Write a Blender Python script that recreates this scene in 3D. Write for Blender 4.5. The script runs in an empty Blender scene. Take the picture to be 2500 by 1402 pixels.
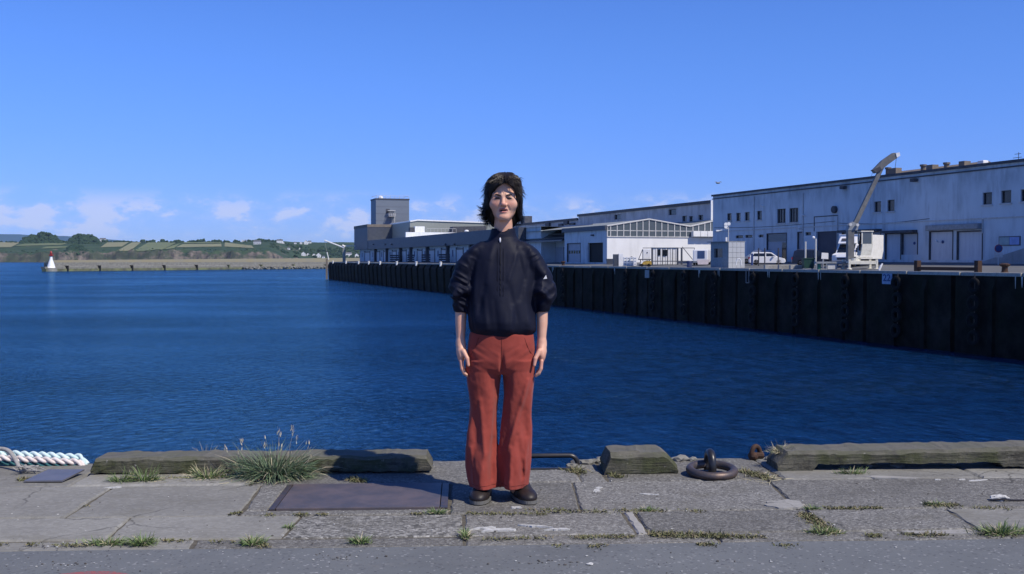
import bpy, bmesh, math, random
import numpy as np
from mathutils import Vector, Matrix, noise

random.seed(7); RNG = np.random.default_rng(7)
SC = bpy.context.scene
COL = SC.collection
R = math.radians

# ------------------------------------------------------------------ camera
CAM_H = 1.24; FPX = 2600.0; YAW = R(2.64); PITCH = math.atan(68/2600)
cd = bpy.data.cameras.new('camera'); cam = bpy.data.objects.new('camera', cd); COL.objects.link(cam)
cd.sensor_width = 36; cd.lens = 36*FPX/2500; cd.clip_start = .05; cd.clip_end = 40000
cam.location = (0, 0, CAM_H); cam.rotation_euler = (R(90)-PITCH, 0, -YAW)
SC.camera = cam
FWD = Vector((math.sin(YAW), math.cos(YAW), 0)); RIGHT = Vector((math.cos(YAW), -math.sin(YAW), 0))
def W(x, y): return RIGHT*x + FWD*y
# ------------------------------------------------------------------ sun + sky
SUN_EL = R(50); sh = W(.76, -.64).normalized()
sl = bpy.data.lights.new('sun', 'SUN'); sl.energy = 5.0; sl.angle = R(.53); sl.color = (1, .92, .79)
so = bpy.data.objects.new('sun', sl); COL.objects.link(so)
SUNV = Vector((sh.x*math.cos(SUN_EL), sh.y*math.cos(SUN_EL), math.sin(SUN_EL)))
so.rotation_euler = SUNV.to_track_quat('Z', 'Y').to_euler(); so.location = (40, -40, 60)
wd = bpy.data.worlds.new('World'); SC.world = wd; wd.use_nodes = True
wn = wd.node_tree; wn.nodes.clear()
def wN(t, **k):
    n = wn.nodes.new(t)
    for a, b in k.items(): setattr(n, a, b)
    return n
wl = wn.links.new
sky = wN('ShaderNodeTexSky', sky_type='NISHITA', sun_disc=False)
sky.sun_elevation = SUN_EL; sky.sun_rotation = math.atan2(sh.x, sh.y)
sky.air_density = 1.0; sky.dust_density = .0; sky.ozone_density = 2.2; sky.altitude = 20
def wmath(op, a, b=None, clamp=False):
    n = wN('ShaderNodeMath', operation=op, use_clamp=clamp)
    for i, v in enumerate((a, b)):
        if v is None: continue
        if isinstance(v, (int, float)): n.inputs[i].default_value = v
        else: wl(v, n.inputs[i])
    return n.outputs[0]
tint = wN('ShaderNodeMix', data_type='RGBA', blend_type='MULTIPLY'); tint.inputs[0].default_value = 1
gam = wN('ShaderNodeGamma'); gam.inputs[1].default_value = 1.0
wl(sky.outputs[0], tint.inputs[6]); tint.inputs[7].default_value = (.472, .775, 1.56, 1)
# low bank of fair-weather cloud along the horizon
geo = wN('ShaderNodeTexCoord'); sep = wN('ShaderNodeSeparateXYZ'); wl(geo.outputs['Generated'], sep.inputs[0])
el = sep.outputs[2]
mp = wN('ShaderNodeMapping'); mp.inputs['Scale'].default_value = (1, 1, 2.0); wl(geo.outputs['Generated'], mp.inputs[0])
n1 = wN('ShaderNodeTexNoise'); n1.inputs['Scale'].default_value = 26; n1.inputs['Detail'].default_value = 8; n1.inputs['Roughness'].default_value = .58
wl(mp.outputs[0], n1.inputs['Vector'])
n2 = wN('ShaderNodeTexNoise'); n2.inputs['Scale'].default_value = 3.2; n2.inputs['Detail'].default_value = 2; wl(geo.outputs['Generated'], n2.inputs['Vector'])
def wrange(v, a, b, c, d):
    n = wN('ShaderNodeMapRange', interpolation_type='SMOOTHSTEP'); wl(v, n.inputs[0])
    for i, x in enumerate((a, b, c, d)): n.inputs[i+1].default_value = x
    return n.outputs[0]
band = wmath('MULTIPLY', wrange(el, .008, .03, .25, 1), wrange(el, .044, .066, 1, 0))
cov = wmath('ADD', n1.outputs[0], wmath('MULTIPLY', wmath('SUBTRACT', n2.outputs[0], .5), .5))
puff = wmath('MULTIPLY', wmath('ADD', wmath('MULTIPLY', wrange(cov, .51, .60, 0, 1), .65), wmath('MULTIPLY', wrange(cov, .40, .62, 0, 1), .45)), band)
puff = wmath('MULTIPLY', puff, .62)
hz = wN('ShaderNodeMix', data_type='RGBA'); wl(wrange(el, .0, .22, 0, 1), hz.inputs[0]); hz.inputs[6].default_value = (.79, .74, .92, 1); hz.inputs[7].default_value = (1, 1, 1, 1)
low = wN('ShaderNodeMix', data_type='RGBA', blend_type='MULTIPLY'); low.inputs[0].default_value = 1; wl(tint.outputs[2], low.inputs[6]); wl(hz.outputs[2], low.inputs[7])
cm = wN('ShaderNodeMix', data_type='RGBA'); wl(puff, cm.inputs[0]); wl(low.outputs[2], cm.inputs[6]); cm.inputs[7].default_value = (6.2, 6.8, 9.6, 1)
bg = wN('ShaderNodeBackground'); bg.inputs[1].default_value = .10
wo = wN('ShaderNodeOutputWorld'); wl(cm.outputs[2], bg.inputs[0]); wl(bg.outputs[0], wo.inputs[0])
vs = SC.view_settings; vs.view_transform = 'Standard'; vs.look = 'None'; vs.exposure = 0; vs.gamma = 1; vs.use_curve_mapping = False
SC.render.engine = 'CYCLES'; SC.cycles.max_bounces = 6; SC.cycles.use_denoising = True

# ------------------------------------------------------------------ frames
C0 = Vector((0, 0, CAM_H))
CP, SP = math.cos(PITCH), math.sin(PITCH)
def ray(px, py):
    x = (px-1250)/FPX; z = (701-py)/FPX
    return RIGHT*x + FWD*(CP+z*SP) + Vector((0, 0, 1))*(z*CP-SP)
def G(px, py, z=0.0):
    r = ray(px, py); k = (z-CAM_H)/r.z
    return C0 + r*k
def D(px, py, d):
    r = ray(px, py); k = d/r.dot(FWD)
    return C0 + r*k
UQ = W(-.3142, .9494).normalized(); NQ = Vector((UQ.y, -UQ.x, 0)); TX = -UQ
FA = math.atan2(TX.y, TX.x); QD = 58.0
def FAR(t, o, z): return TX*t + NQ*(QD+o) + Vector((0, 0, z))
def fp(px, py, o):
    r = ray(px, py); k = (QD+o)/r.dot(NQ); p = C0+r*k
    return p.dot(TX), p.z
def fq(px, py, t):
    r = ray(px, py); k = t/r.dot(TX); p = C0+r*k
    return p.dot(NQ)-QD, p.z
def ft(px, o): return fp(px, 640, o)[0]
def apron(o): return float(np.interp(o, [0, 3, 12, 16.4, 80], [.22, .30, .66, .92, 1.3]))

# ------------------------------------------------------------------ mesh builder
class MB:
    def __init__(s): s.v = []; s.f = []; s.m = []; s.mi = 0
    def quad(s, *p):
        b = len(s.v); s.v += [tuple(q) for q in p]; s.f.append(tuple(range(b, b+len(p)))); s.m.append(s.mi); return s
    def box(s, x0, x1, y0, y1, z0, z1, ch=0.0):
        if ch > 0:
            bm = bmesh.new(); bmesh.ops.create_cube(bm, size=1)
            for v in bm.verts: v.co = ((x0+x1)/2+v.co.x*(x1-x0), (y0+y1)/2+v.co.y*(y1-y0), (z0+z1)/2+v.co.z*(z1-z0))
            bmesh.ops.bevel(bm, geom=list(bm.edges), offset=ch, segments=2, affect='EDGES', profile=.6)
            return s.bm(bm)
        b = len(s.v)
        s.v += [(x, y, z) for x in (x0, x1) for y in (y0, y1) for z in (z0, z1)]
        for f in ((0,1,3,2),(4,6,7,5),(0,4,5,1),(2,3,7,6),(0,2,6,4),(1,5,7,3)): s.f.append(tuple(b+i for i in f)); s.m.append(s.mi)
        return s
    def bm(s, bm, free=True):
        b = len(s.v); bm.verts.index_update(); s.v += [tuple(v.co) for v in bm.verts]
        for f in bm.faces: s.f.append(tuple(b+v.index for v in f.verts)); s.m.append(s.mi)
        if free: bm.free()
        return s
    def prism(s, pts, axis, a, b):
        # pts: 2D polygon in the two other axes
        n = len(pts); k = len(s.v)
        def mk(p, c): return {'x': (c, p[0], p[1]), 'y': (p[0], c, p[1]), 'z': (p[0], p[1], c)}[axis]
        s.v += [mk(p, a) for p in pts]+[mk(p, b) for p in pts]
        s.f.append(tuple(range(k, k+n))); s.f.append(tuple(range(k+2*n-1, k+n-1, -1))); s.m += [s.mi]*2
        for i in range(n): s.f.append((k+i, k+(i+1) % n, k+n+(i+1) % n, k+n+i)); s.m.append(s.mi)
        return s
    def tube(s, path, r, n=8, caps=True, closed=False):
        path = [Vector(p) for p in path]; L = len(path); k = len(s.v)
        rs = r if hasattr(r, '__len__') else [r]*L
        up = None
        for i, p in enumerate(path):
            if closed: d = path[(i+1) % L]-path[i-1]
            else: d = path[min(i+1, L-1)]-path[max(i-1, 0)]
            d.normalize()
            if up is None:
                up = Vector((0, 0, 1)) if abs(d.z) < .9 else Vector((1, 0, 0))
            up = (up-d*up.dot(d)).normalized(); sd = d.cross(up)
            for j in range(n):
                a = 2*math.pi*j/n; s.v.append(tuple(p+(up*math.cos(a)+sd*math.sin(a))*rs[i]))
        for i in range(L if closed else L-1):
            for j in range(n):
                i2 = (i+1) % L
                s.f.append((k+i*n+j, k+i*n+(j+1) % n, k+i2*n+(j+1) % n, k+i2*n+j)); s.m.append(s.mi)
        if caps and not closed:
            s.f.append(tuple(k+j for j in range(n-1, -1, -1))); s.f.append(tuple(k+(L-1)*n+j for j in range(n))); s.m += [s.mi]*2
        return s
    def lathe(s, prof, n=20, c=(0, 0, 0), axis='z'):
        k = len(s.v)
        for r, h in prof:
            for j in range(n):
                a = 2*math.pi*j/n; x, y = r*math.cos(a), r*math.sin(a)
                p = {'z': (x, y, h), 'y': (x, h, y), 'x': (h, x, y)}[axis]
                s.v.append((c[0]+p[0], c[1]+p[1], c[2]+p[2]))
        for i in range(len(prof)-1):
            for j in range(n): s.f.append((k+i*n+j, k+i*n+(j+1) % n, k+(i+1)*n+(j+1) % n, k+(i+1)*n+j)); s.m.append(s.mi)
        s.f.append(tuple(k+j for j in range(n))); s.f.append(tuple(k+(len(prof)-1)*n+j for j in range(n))); s.m += [s.mi]*2
        return s
    def ball(s, c, r, sub=2, jit=0, sc=(1, 1, 1), fr=3.0):
        bm = bmesh.new(); bmesh.ops.create_icosphere(bm, subdivisions=sub, radius=1)
        for v in bm.verts:
            q = 1+(jit*noise.noise(v.co*fr+Vector(c)*1.7) if jit else 0)
            v.co = Vector((c[0]+v.co.x*r*sc[0]*q, c[1]+v.co.y*r*sc[1]*q, c[2]+v.co.z*r*sc[2]*q))
        return s.bm(bm)
    def rect(s, plane, c, a0, a1, z0, z1):
        if plane == 'o': return s.quad((a0, c, z0), (a1, c, z0), (a1, c, z1), (a0, c, z1))
        return s.quad((c, a0, z0), (c, a1, z0), (c, a1, z1), (c, a0, z1))
    def wall(s, plane, c, a0, a1, z0, z1, holes, depth):
        A = sorted({a0, a1} | {h[i] for h in holes for i in (0, 1)}); Z = sorted({z0, z1} | {h[i] for h in holes for i in (2, 3)})
        A = [a for a in A if a0 <= a <= a1]; Z = [z for z in Z if z0 <= z <= z1]
        for i in range(len(A)-1):
            for j in range(len(Z)-1):
                ca, cz = (A[i]+A[i+1])/2, (Z[j]+Z[j+1])/2
                if any(h[0] < ca < h[1] and h[2] < cz < h[3] for h in holes): continue
                s.rect(plane, c, A[i], A[i+1], Z[j], Z[j+1])
        e = c+depth if plane == 'o' else c-depth
        P = (lambda a, q, z: (a, q, z)) if plane == 'o' else (lambda a, q, z: (q, a, z))
        for h in holes:
            u0, u1, w0, w1 = h[:4]
            for (p, q) in (((u0, w0), (u1, w0)), ((u1, w0), (u1, w1)), ((u1, w1), (u0, w1)), ((u0, w1), (u0, w0))):
                s.quad(P(p[0], c, p[1]), P(q[0], c, q[1]), P(q[0], e, q[1]), P(p[0], e, p[1]))
        return s

def mesh_obj(name, v, f, mats, mi=None, smooth=False):
    me = bpy.data.meshes.new(name); me.from_pydata(v, [], f); me.update()
    for m in (mats if isinstance(mats, (list, tuple)) else [mats]): me.materials.append(m)
    if mi is not None and any(mi): me.polygons.foreach_set('material_index', mi)
    if smooth: me.polygons.foreach_set('use_smooth', [True]*len(me.polygons))
    o = bpy.data.objects.new(name, me); COL.objects.link(o); return o
def tag(o, label=None, cat=None, group=None, kind=None):
    for k, v in (('label', label), ('category', cat), ('group', group), ('kind', kind)):
        if v: o[k] = v
    return o
class Thing:
    """one top-level thing; parts are given in frame coordinates and stored relative to the origin"""
    def __init__(s, name, label, cat, org, frame='near', group=None, rot=None, kind=None):
        s.e = bpy.data.objects.new(name, None); COL.objects.link(s.e); s.e.empty_display_size = .3
        s.org = Vector(org); tag(s.e, label, cat, group, kind)
        if frame == 'far': s.e.location = FAR(*org); s.e.rotation_euler = (0, 0, FA)
        elif frame == 'cam': s.e.location = org; s.e.rotation_euler = (0, 0, -YAW); s.org = Vector((0, 0, 0))
        else: s.e.location = org
        if rot is not None: s.e.rotation_euler = (0, 0, rot+(FA if frame == 'far' else 0)); s.org = Vector((0, 0, 0))
    def part(s, name, mb, mats, parent=None, smooth=False, label=None, kind=None):
        v = [(p[0]-s.org.x, p[1]-s.org.y, p[2]-s.org.z) for p in mb.v]
        o = mesh_obj(name, v, mb.f, mats, mb.m, smooth); o.parent = parent or s.e
        if label: o['label'] = label
        if kind: o['kind'] = kind
        return o
def single(name, label, cat, mb, mats, org, frame='near', group=None, smooth=False, kind=None):
    v = [(p[0]-org[0], p[1]-org[1], p[2]-org[2]) for p in mb.v]
    o = mesh_obj(name, v, mb.f, mats, mb.m, smooth)
    if frame == 'far': o.location = FAR(*org); o.rotation_euler = (0, 0, FA)
    else: o.location = org
    return tag(o, label, cat, group, kind)
def copy_tree(o, parent=None):
    c = o.copy(); COL.objects.link(c); c.parent = parent
    for ch in o.children: copy_tree(ch, c)
    return c

# ------------------------------------------------------------------ materials
class NB:
    def __init__(s, name):
        s.m = bpy.data.materials.new(name); s.m.use_nodes = True; s.t = s.m.node_tree
        s.b = s.t.nodes['Principled BSDF']; s.l = s.t.links.new; s.tc = None
    def n(s, t, **k):
        x = s.t.nodes.new(t)
        for a, b in k.items(): setattr(x, a, b)
        return x
    def co(s, sc=(1, 1, 1), rot=(0, 0, 0), kind='Object'):
        if s.tc is None: s.tc = s.n('ShaderNodeTexCoord')
        m = s.n('ShaderNodeMapping'); m.inputs['Scale'].default_value = sc; m.inputs['Rotation'].default_value = rot
        s.l(s.tc.outputs[kind], m.inputs[0]); return m.outputs[0]
    def noise(s, scale, detail=4, rough=.55, vec=None, dist=0):
        x = s.n('ShaderNodeTexNoise'); x.inputs['Scale'].default_value = scale; x.inputs['Detail'].default_value = detail
        x.inputs['Roughness'].default_value = rough; x.inputs['Distortion'].default_value = dist
        s.l(vec or s.co(), x.inputs['Vector']); return x.outputs[0]
    def vor(s, scale, out='Distance', vec=None, feat='F1'):
        x = s.n('ShaderNodeTexVoronoi', feature=feat); x.inputs['Scale'].default_value = scale
        s.l(vec or s.co(), x.inputs['Vector']); return x.outputs[out]
    def ramp(s, fac, *stops):
        x = s.n('ShaderNodeValToRGB'); e = x.color_ramp.elements
        while len(e) < len(stops): e.new(.5)
        for i, (p, c) in enumerate(stops):
            e[i].position = p; e[i].color = (c, c, c, 1) if isinstance(c, (int, float)) else (*c, 1)
        s.l(fac, x.inputs[0]); return x.outputs[0]
    def mix(s, fac, a, b, bt='MIX'):
        x = s.n('ShaderNodeMix', data_type='RGBA', blend_type=bt)
        for i, v in ((0, fac), (6, a), (7, b)):
            if isinstance(v, (int, float)): x.inputs[i].default_value = v
            elif isinstance(v, tuple): x.inputs[i].default_value = (*v, 1)
            else: s.l(v, x.inputs[i])
        return x.outputs[2]
    def math(s, op, a, b=0.0, clamp=False):
        x = s.n('ShaderNodeMath', operation=op, use_clamp=clamp)
        for i, v in enumerate((a, b)):
            if isinstance(v, (int, float)): x.inputs[i].default_value = v
            else: s.l(v, x.inputs[i])
        return x.outputs[0]
    def rnd(s): return s.n('ShaderNodeObjectInfo').outputs['Random']
    def bump(s, h, st=.3, dist=.01):
        x = s.n('ShaderNodeBump'); x.inputs['Strength'].default_value = st; x.inputs['Distance'].default_value = dist
        s.l(h, x.inputs['Height']); s.l(x.outputs[0], s.b.inputs['Normal']); return x
    def done(s, col, rough=.8, metal=0, spec=.3):
        for k, v in (('Base Color', col), ('Roughness', rough), ('Metallic', metal), ('Specular IOR Level', spec)):
            if isinstance(v, (int, float)): s.b.inputs[k].default_value = v
            elif isinstance(v, tuple): s.b.inputs[k].default_value = (*v, 1)
            else: s.l(v, s.b.inputs[k])
        return s.m
def pm(name, c1, c2=None, scale=3.0, rough=.75, metal=0, spec=.3, bump=0, bscale=None, bdist=.01, vec=(1, 1, 1), contrast=(.35, .65), rnd=0.0, detail=5):
    b = NB(name); c2 = c2 or tuple(x*.8 for x in c1)
    v = b.co(vec); nz = b.noise(scale, detail, .6, v)
    col = b.mix(b.ramp(nz, (contrast[0], 0.0), (contrast[1], 1.0)), c1, c2)
    if rnd: col = b.mix(1.0, col, b.ramp(b.rnd(), (0, 1-rnd), (1, 1+rnd)), 'MULTIPLY')
    if bump: b.bump(b.noise(bscale or scale*4, 6, .6, v), bump, bdist)
    return b.done(col, rough, metal, spec)

# ================================================================== material library
WATER_Z = CAM_H-7.15
def m_water():
    # choppy harbour water: deep blue body under a glossy surface whose effective reflectance saturates because the wavelets face the viewer
    b = NB('sea_water')
    n1 = b.noise(1.0, 4, .6, b.co((.85, .50, 1), (0, 0, R(-24))), .5)
    n2 = b.noise(1.0, 5, .68, b.co((2.3, 1.5, 1), (0, 0, R(-30))), .5)
    n3 = b.noise(.02, 3, .5, b.co((1, 2.2, 1), (0, 0, R(-20))))
    h = b.math('ADD', b.math('MULTIPLY', n1, .9), b.math('MULTIPLY', n2, .75))
    bp = b.n('ShaderNodeBump'); b.l(h, bp.inputs['Height']); bp.inputs['Distance'].default_value = .85; b.l(b.ramp(n3, (.32, .45), (.66, 1.0)), bp.inputs['Strength'])
    df = b.n('ShaderNodeBsdfDiffuse'); b.l(b.mix(b.ramp(b.math('ADD', b.math('MULTIPLY', n1, .6), b.math('MULTIPLY', n2, .4)), (.40, 0.0), (.60, 1.0)), (.0005, .006, .022), (.0028, .025, .082)), df.inputs[0]); b.l(bp.outputs[0], df.inputs['Normal'])  # ripple light and dark also put into the body colour
    gl = b.n('ShaderNodeBsdfGlossy'); gl.inputs['Roughness'].default_value = .11; gl.inputs[0].default_value = (.42, .80, 1, 1); b.l(bp.outputs[0], gl.inputs['Normal'])
    lw = b.n('ShaderNodeLayerWeight'); lw.inputs[0].default_value = .5; b.l(bp.outputs[0], lw.inputs['Normal'])
    fac = b.math('ADD', .03, b.math('MULTIPLY', b.math('POWER', lw.outputs['Facing'], 3.0), .74))
    ms = b.n('ShaderNodeMixShader'); b.l(fac, ms.inputs[0]); b.l(df.outputs[0], ms.inputs[1]); b.l(gl.outputs[0], ms.inputs[2])
    b.l(ms.outputs[0], b.t.nodes['Material Output'].inputs[0]); b.t.nodes.remove(b.b); return b.m
WATER = m_water()
def m_concrete(name, base, dark, light, agg=1.0, scale=70):
    b = NB(name); v = b.co()
    big = b.noise(1.6, 5, .6, v); mid = b.noise(9, 5, .65, v); fine = b.noise(120, 3, .6, v)
    cell = b.vor(scale, 'Color', v); dist = b.vor(scale, 'Distance', v)
    sepc = b.n('ShaderNodeSeparateColor'); b.l(cell, sepc.inputs[0])
    stone = b.ramp(sepc.outputs[0], (0, dark), (.35, tuple((x+y)/2 for x, y in zip(base, dark))), (.6, base), (.86, tuple((x+y)/2 for x, y in zip(base, light))), (1, light))
    c = b.mix(b.ramp(big, (.32, 0.0), (.7, 1.0)), base, tuple(x*.72 for x in base))
    wear = b.ramp(mid, (.25, .35), (.60, 1.0))
    c = b.mix(b.math('MULTIPLY', wear, agg, True), c, stone)
    c = b.mix(b.ramp(fine, (.62, 0.0), (.74, .55)), c, dark)
    stain = b.noise(2.3, 4, .6, b.co((1, 1.6, 1)))
    c = b.mix(b.ramp(stain, (.56, 0.0), (.74, .5)), c, tuple(x*y for x, y in zip(base, (.55, .52, .42))))
    wv = b.n('ShaderNodeVectorMath', operation='ADD'); wn_ = b.n('ShaderNodeTexNoise'); wn_.inputs['Scale'].default_value = 5; wn_.inputs['Detail'].default_value = 5; b.l(v, wn_.inputs['Vector']); ws = b.n('ShaderNodeVectorMath', operation='SCALE'); ws.inputs['Scale'].default_value = .16; b.l(wn_.outputs['Color'], ws.inputs[0]); b.l(v, wv.inputs[0]); b.l(ws.outputs[0], wv.inputs[1])
    ck = b.vor(1.15, 'Distance', wv.outputs[0], 'DISTANCE_TO_EDGE'); ckm = b.math('MULTIPLY', b.ramp(ck, (.002, .8), (.0065, 0.0)), b.ramp(b.noise(1.3, 3, .5, v), (.48, 0.0), (.56, 1.0)))
    c = b.mix(ckm, c, tuple(x*.3 for x in base))
    oil = b.ramp(b.noise(.9, 6, .7, b.co((1, 1.8, 1), (0, 0, .7))), (.55, 0.0), (.70, .45)); c = b.mix(oil, c, tuple(x*.5 for x in base))
    c = b.mix(1.0, c, b.ramp(b.rnd(), (0, .74), (1, 1.0)), 'MULTIPLY')
    b.bump(b.math('ADD', b.math('MULTIPLY', dist, -.8*agg), b.math('MULTIPLY', mid, 1.2)), .55, .006)
    return b.done(c, .88, 0, .25)
CONC_S = m_concrete('smooth_concrete', (.26, .255, .23), (.145, .14, .125), (.37, .365, .34), .30, 55)
CONC_A = m_concrete('aggregate_concrete', (.185, .18, .165), (.085, .083, .077), (.33, .325, .30), .9, 105)
CONC_P = m_concrete('pebbly_concrete', (.23, .225, .205), (.075, .074, .068), (.44, .43, .40), 1.1, 75)
MORTAR = m_concrete('mortar', (.40, .39, .36), (.25, .24, .22), (.52, .51, .48), .25, 60)
def m_asphalt():
    b = NB('asphalt'); v = b.co()
    sp = b.vor(95, 'Color', v); s = b.n('ShaderNodeSeparateColor'); b.l(sp, s.inputs[0])
    c = b.mix(b.ramp(b.noise(2, 5, .6, v), (.3, 0.0), (.7, 1.0)), (.116, .124, .128), (.140, .148, .150))
    c = b.mix(b.ramp(s.outputs[0], (.95, 0.0), (.995, .5)), c, (.36, .36, .36))
    c = b.mix(b.ramp(s.outputs[1], (.90, 0.0), (.98, .6)), c, (.06, .06, .065))
    c = b.mix(b.ramp(b.noise(.8, 6, .7, b.co((1, 1.8, 1), (0, 0, .4))), (.50, 0.0), (.68, .4)), c, (.075, .078, .08)); c = b.mix(b.ramp(b.noise(3.1, 6, .7, v), (.60, 0.0), (.72, .35)), c, (.21, .205, .19))
    b.bump(b.noise(160, 4, .7, v), .35, .003)
    return b.done(c, .85, 0, .3)
ASPH = m_asphalt()
SOIL = pm('joint_soil', (.075, .066, .050), (.12, .11, .085), 30, .95, bump=.6, bscale=90)
def m_timber(name, c1, c2, moss):
    b = NB(name); g = b.co((2.2, 26, 30)); v = b.co()
    c = b.mix(b.ramp(b.noise(2.2, 6, .65, g), (.3, 0.0), (.7, 1.0)), c1, c2)
    c = b.mix(b.ramp(b.noise(5, 6, .65, v), (.42, 0.0), (.60, .85)), c, moss); c = b.mix(b.ramp(b.noise(16, 6, .7, b.co((.4, 1, 1))), (.52, 0.0), (.62, .8)), c, (.045, .043, .035))
    c = b.mix(b.ramp(b.noise(38, 4, .6, v), (.66, 0.0), (.73, .7)), c, (.33, .32, .28))
    # paler grey mixed in on upward-facing faces
    nrm = b.n('ShaderNodeNewGeometry'); sz = b.n('ShaderNodeSeparateXYZ'); b.l(nrm.outputs['Normal'], sz.inputs[0])
    c = b.mix(b.ramp(sz.outputs[2], (.55, 0.0), (.85, .5)), c, (.175, .17, .15))
    b.bump(b.math('ADD', b.noise(2.2, 6, .7, g), b.math('MULTIPLY', b.noise(14, 6, .7, v), .8)), .9, .014)
    return b.done(c, .9, 0, .2)
TIMB = m_timber('weathered_timber', (.090, .086, .068), (.135, .128, .10), (.060, .068, .030))
RUST_PL = pm('worn_steel_plate', (.090, .082, .088), (.140, .112, .108), 6, .55, .3, .4, .25, 60, .003, contrast=(.4, .62), detail=8)
STEEL_DK = pm('dark_steel', (.075, .072, .078), (.13, .095, .08), 22, .5, .55, .4, .4, 90, .002)
STEEL_BLK = pm('black_painted_steel', (.022, .024, .028), (.045, .04, .038), 14, .35, .3, .5, .2, 50, .002)
RUSTY = pm('rusty_iron', (.085, .045, .030), (.05, .035, .03), 30, .8, .3, .3, .5, 80, .003)
GREYMET = pm('grey_sheet_steel', (.17, .175, .19), (.22, .21, .22), 8, .4, .5, .4, .1, 40, .002)
def m_grass(name, a, b_, dry):
    b = NB(name); at = b.n('ShaderNodeVertexColor', layer_name='tone'); s = b.n('ShaderNodeSeparateColor'); b.l(at.outputs[0], s.inputs[0])
    c = b.mix(s.outputs[0], a, b_); c = b.mix(s.outputs[1], c, dry)
    b.b.inputs['Transmission Weight'].default_value = 0
    return b.done(c, .6, 0, .3)
GRASS = m_grass('grass_blade', (.055, .115, .028), (.13, .21, .06), (.42, .37, .24))
GRASSB = m_grass('bluish_grass_blade', (.045, .10, .050), (.10, .175, .085), (.48, .42, .30))
MOSSM = m_grass('moss_leaf', (.075, .090, .032), (.15, .15, .065), (.20, .16, .10))
# far side
def m_render(name, base, dirt, amt=.62):
    b = NB(name); v = b.co(); st = b.co((.55, .55, .10))
    c = b.mix(b.ramp(b.noise(.35, 4, .6, v), (.3, 0.0), (.7, 1.0)), base, tuple(x*.90 for x in base))
    streak = b.math('MULTIPLY', b.ramp(b.noise(2.2, 5, .6, st), (.45, 0.0), (.68, 1.0)), b.ramp(b.noise(.23, 3, .5, v), (.40, 0.0), (.58, .85)))
    c = b.mix(b.math('MULTIPLY', streak, amt), c, dirt)
    sp = b.n('ShaderNodeSeparateXYZ'); b.l(b.tc.outputs['Object'], sp.inputs[0])
    # grime band running off the coping, splash dirt at the foot
    topd = b.math('MULTIPLY', b.ramp(b.math('DIVIDE', sp.outputs[2], 10.0), (.70, 0.0), (.86, 1.0)), b.ramp(b.noise(.8, 5, .65, b.co((.5, .5, .22))), (.42, 0.0), (.62, .8)))
    c = b.mix(b.math('MULTIPLY', topd, amt), c, dirt)
    foot = b.math('MULTIPLY', b.ramp(b.math('DIVIDE', sp.outputs[2], 10.0), (.0, 1.0), (.13, 0.0)), b.ramp(b.noise(.5, 5, .65, v), (.46, 0.0), (.64, .8)))
    c = b.mix(b.math('MULTIPLY', foot, amt), c, dirt)
    return b.done(c, .85, 0, .2)
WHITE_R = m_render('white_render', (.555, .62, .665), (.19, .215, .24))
WHITE_C = m_render('clean_white_render', (.76, .76, .75), (.45, .45, .43), .35)
GREY_R = m_render('pale_grey_render', (.52, .53, .55), (.25, .25, .26), .8)
NAVY = pm('navy_cladding', (.050, .058, .078), (.070, .078, .095), 1.2, .5, .2, .4)
TOWER = pm('grey_tower_cladding', (.135, .160, .195), (.150, .172, .205), .6, .55, .1, .35, vec=(1, 1, 6))
TOWER_D = pm('dark_tower_cladding', (.10, .11, .13), (.12, .125, .145), .6, .55, .1, .35, vec=(1, 1, 6))
SHEDGREY = pm('grey_green_sheet', (.22, .24, .22), (.28, .29, .26), 2, .6, .1, .3, vec=(4, 4, .4))
DARKGL = NB('dark_window_glass').done((.012, .016, .022), .06, 0, .5)
GREYGL = NB('old_glazing').done((.085, .105, .12), .25, 0, .5)
FRAME = pm('window_frame', (.10, .10, .11), (.07, .07, .08), 5, .6)
SILL = pm('concrete_sill', (.55, .55, .54), (.42, .42, .41), 4, .8)
COPING = pm('dark_coping', (.075, .078, .09), (.045, .045, .055), 1.5, .6)
DOORW = pm('pale_door', (.58, .60, .63), (.50, .52, .56), 1.1, .55, vec=(3, 3, .5))
DOORG = pm('grey_door', (.34, .37, .42), (.30, .33, .38), 1.1, .55)
BLUEP = pm('blue_paint', (.03, .06, .20), (.025, .05, .15), 4, .5)
WHITEP = pm('white_paint', (.78, .78, .77), (.68, .68, .67), 2.5, .4, spec=.45)
CREAMP = pm('cream_paint', (.68, .66, .56), (.52, .49, .40), 3, .5, contrast=(.45, .7))
GREYP = pm('grey_paint', (.26, .28, .30), (.20, .21, .22), 3, .5)
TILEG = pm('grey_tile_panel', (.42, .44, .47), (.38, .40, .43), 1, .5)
ROOFT = pm('weathered_roof', (.20, .165, .13), (.14, .125, .11), 1.2, .8)
SOLAR = pm('dark_roof_sheet', (.030, .036, .055), (.05, .055, .07), 1.5, .35, .2, .5)
GREENB = pm('green_plastic', (.012, .05, .035), (.01, .035, .03), 3, .5)
YELL = pm('yellow_paint', (.55, .36, .06), (.30, .2, .05), 3, .5)
BLACKR = pm('black_rubber', (.007, .007, .008), (.016, .016, .016), 6, .85, spec=.12)
PALEC = m_concrete('coping_concrete', (.40, .39, .36), (.2, .2, .19), (.5, .5, .48), .4, 12)
def m_quaywall():
    b = NB('wet_quay_wall'); v = b.co()
    c = b.mix(b.ramp(b.noise(.4, 6, .65, v), (.35, 0.0), (.68, 1.0)), (.006, .0062, .006), (.036, .032, .028))
    c = b.mix(b.ramp(b.noise(.22, 5, .6, b.co((1, 1, .5))), (.5, 0.0), (.66, .7)), c, (.010, .016, .006))
    c = b.mix(1.0, c, b.ramp(b.rnd(), (0, .35), (1, 1.0)), 'MULTIPLY')
    b.bump(b.noise(3, 6, .6, v), .5, .08)
    return b.done(c, .8, 0, .08)
QWALL = m_quaywall()
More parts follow.
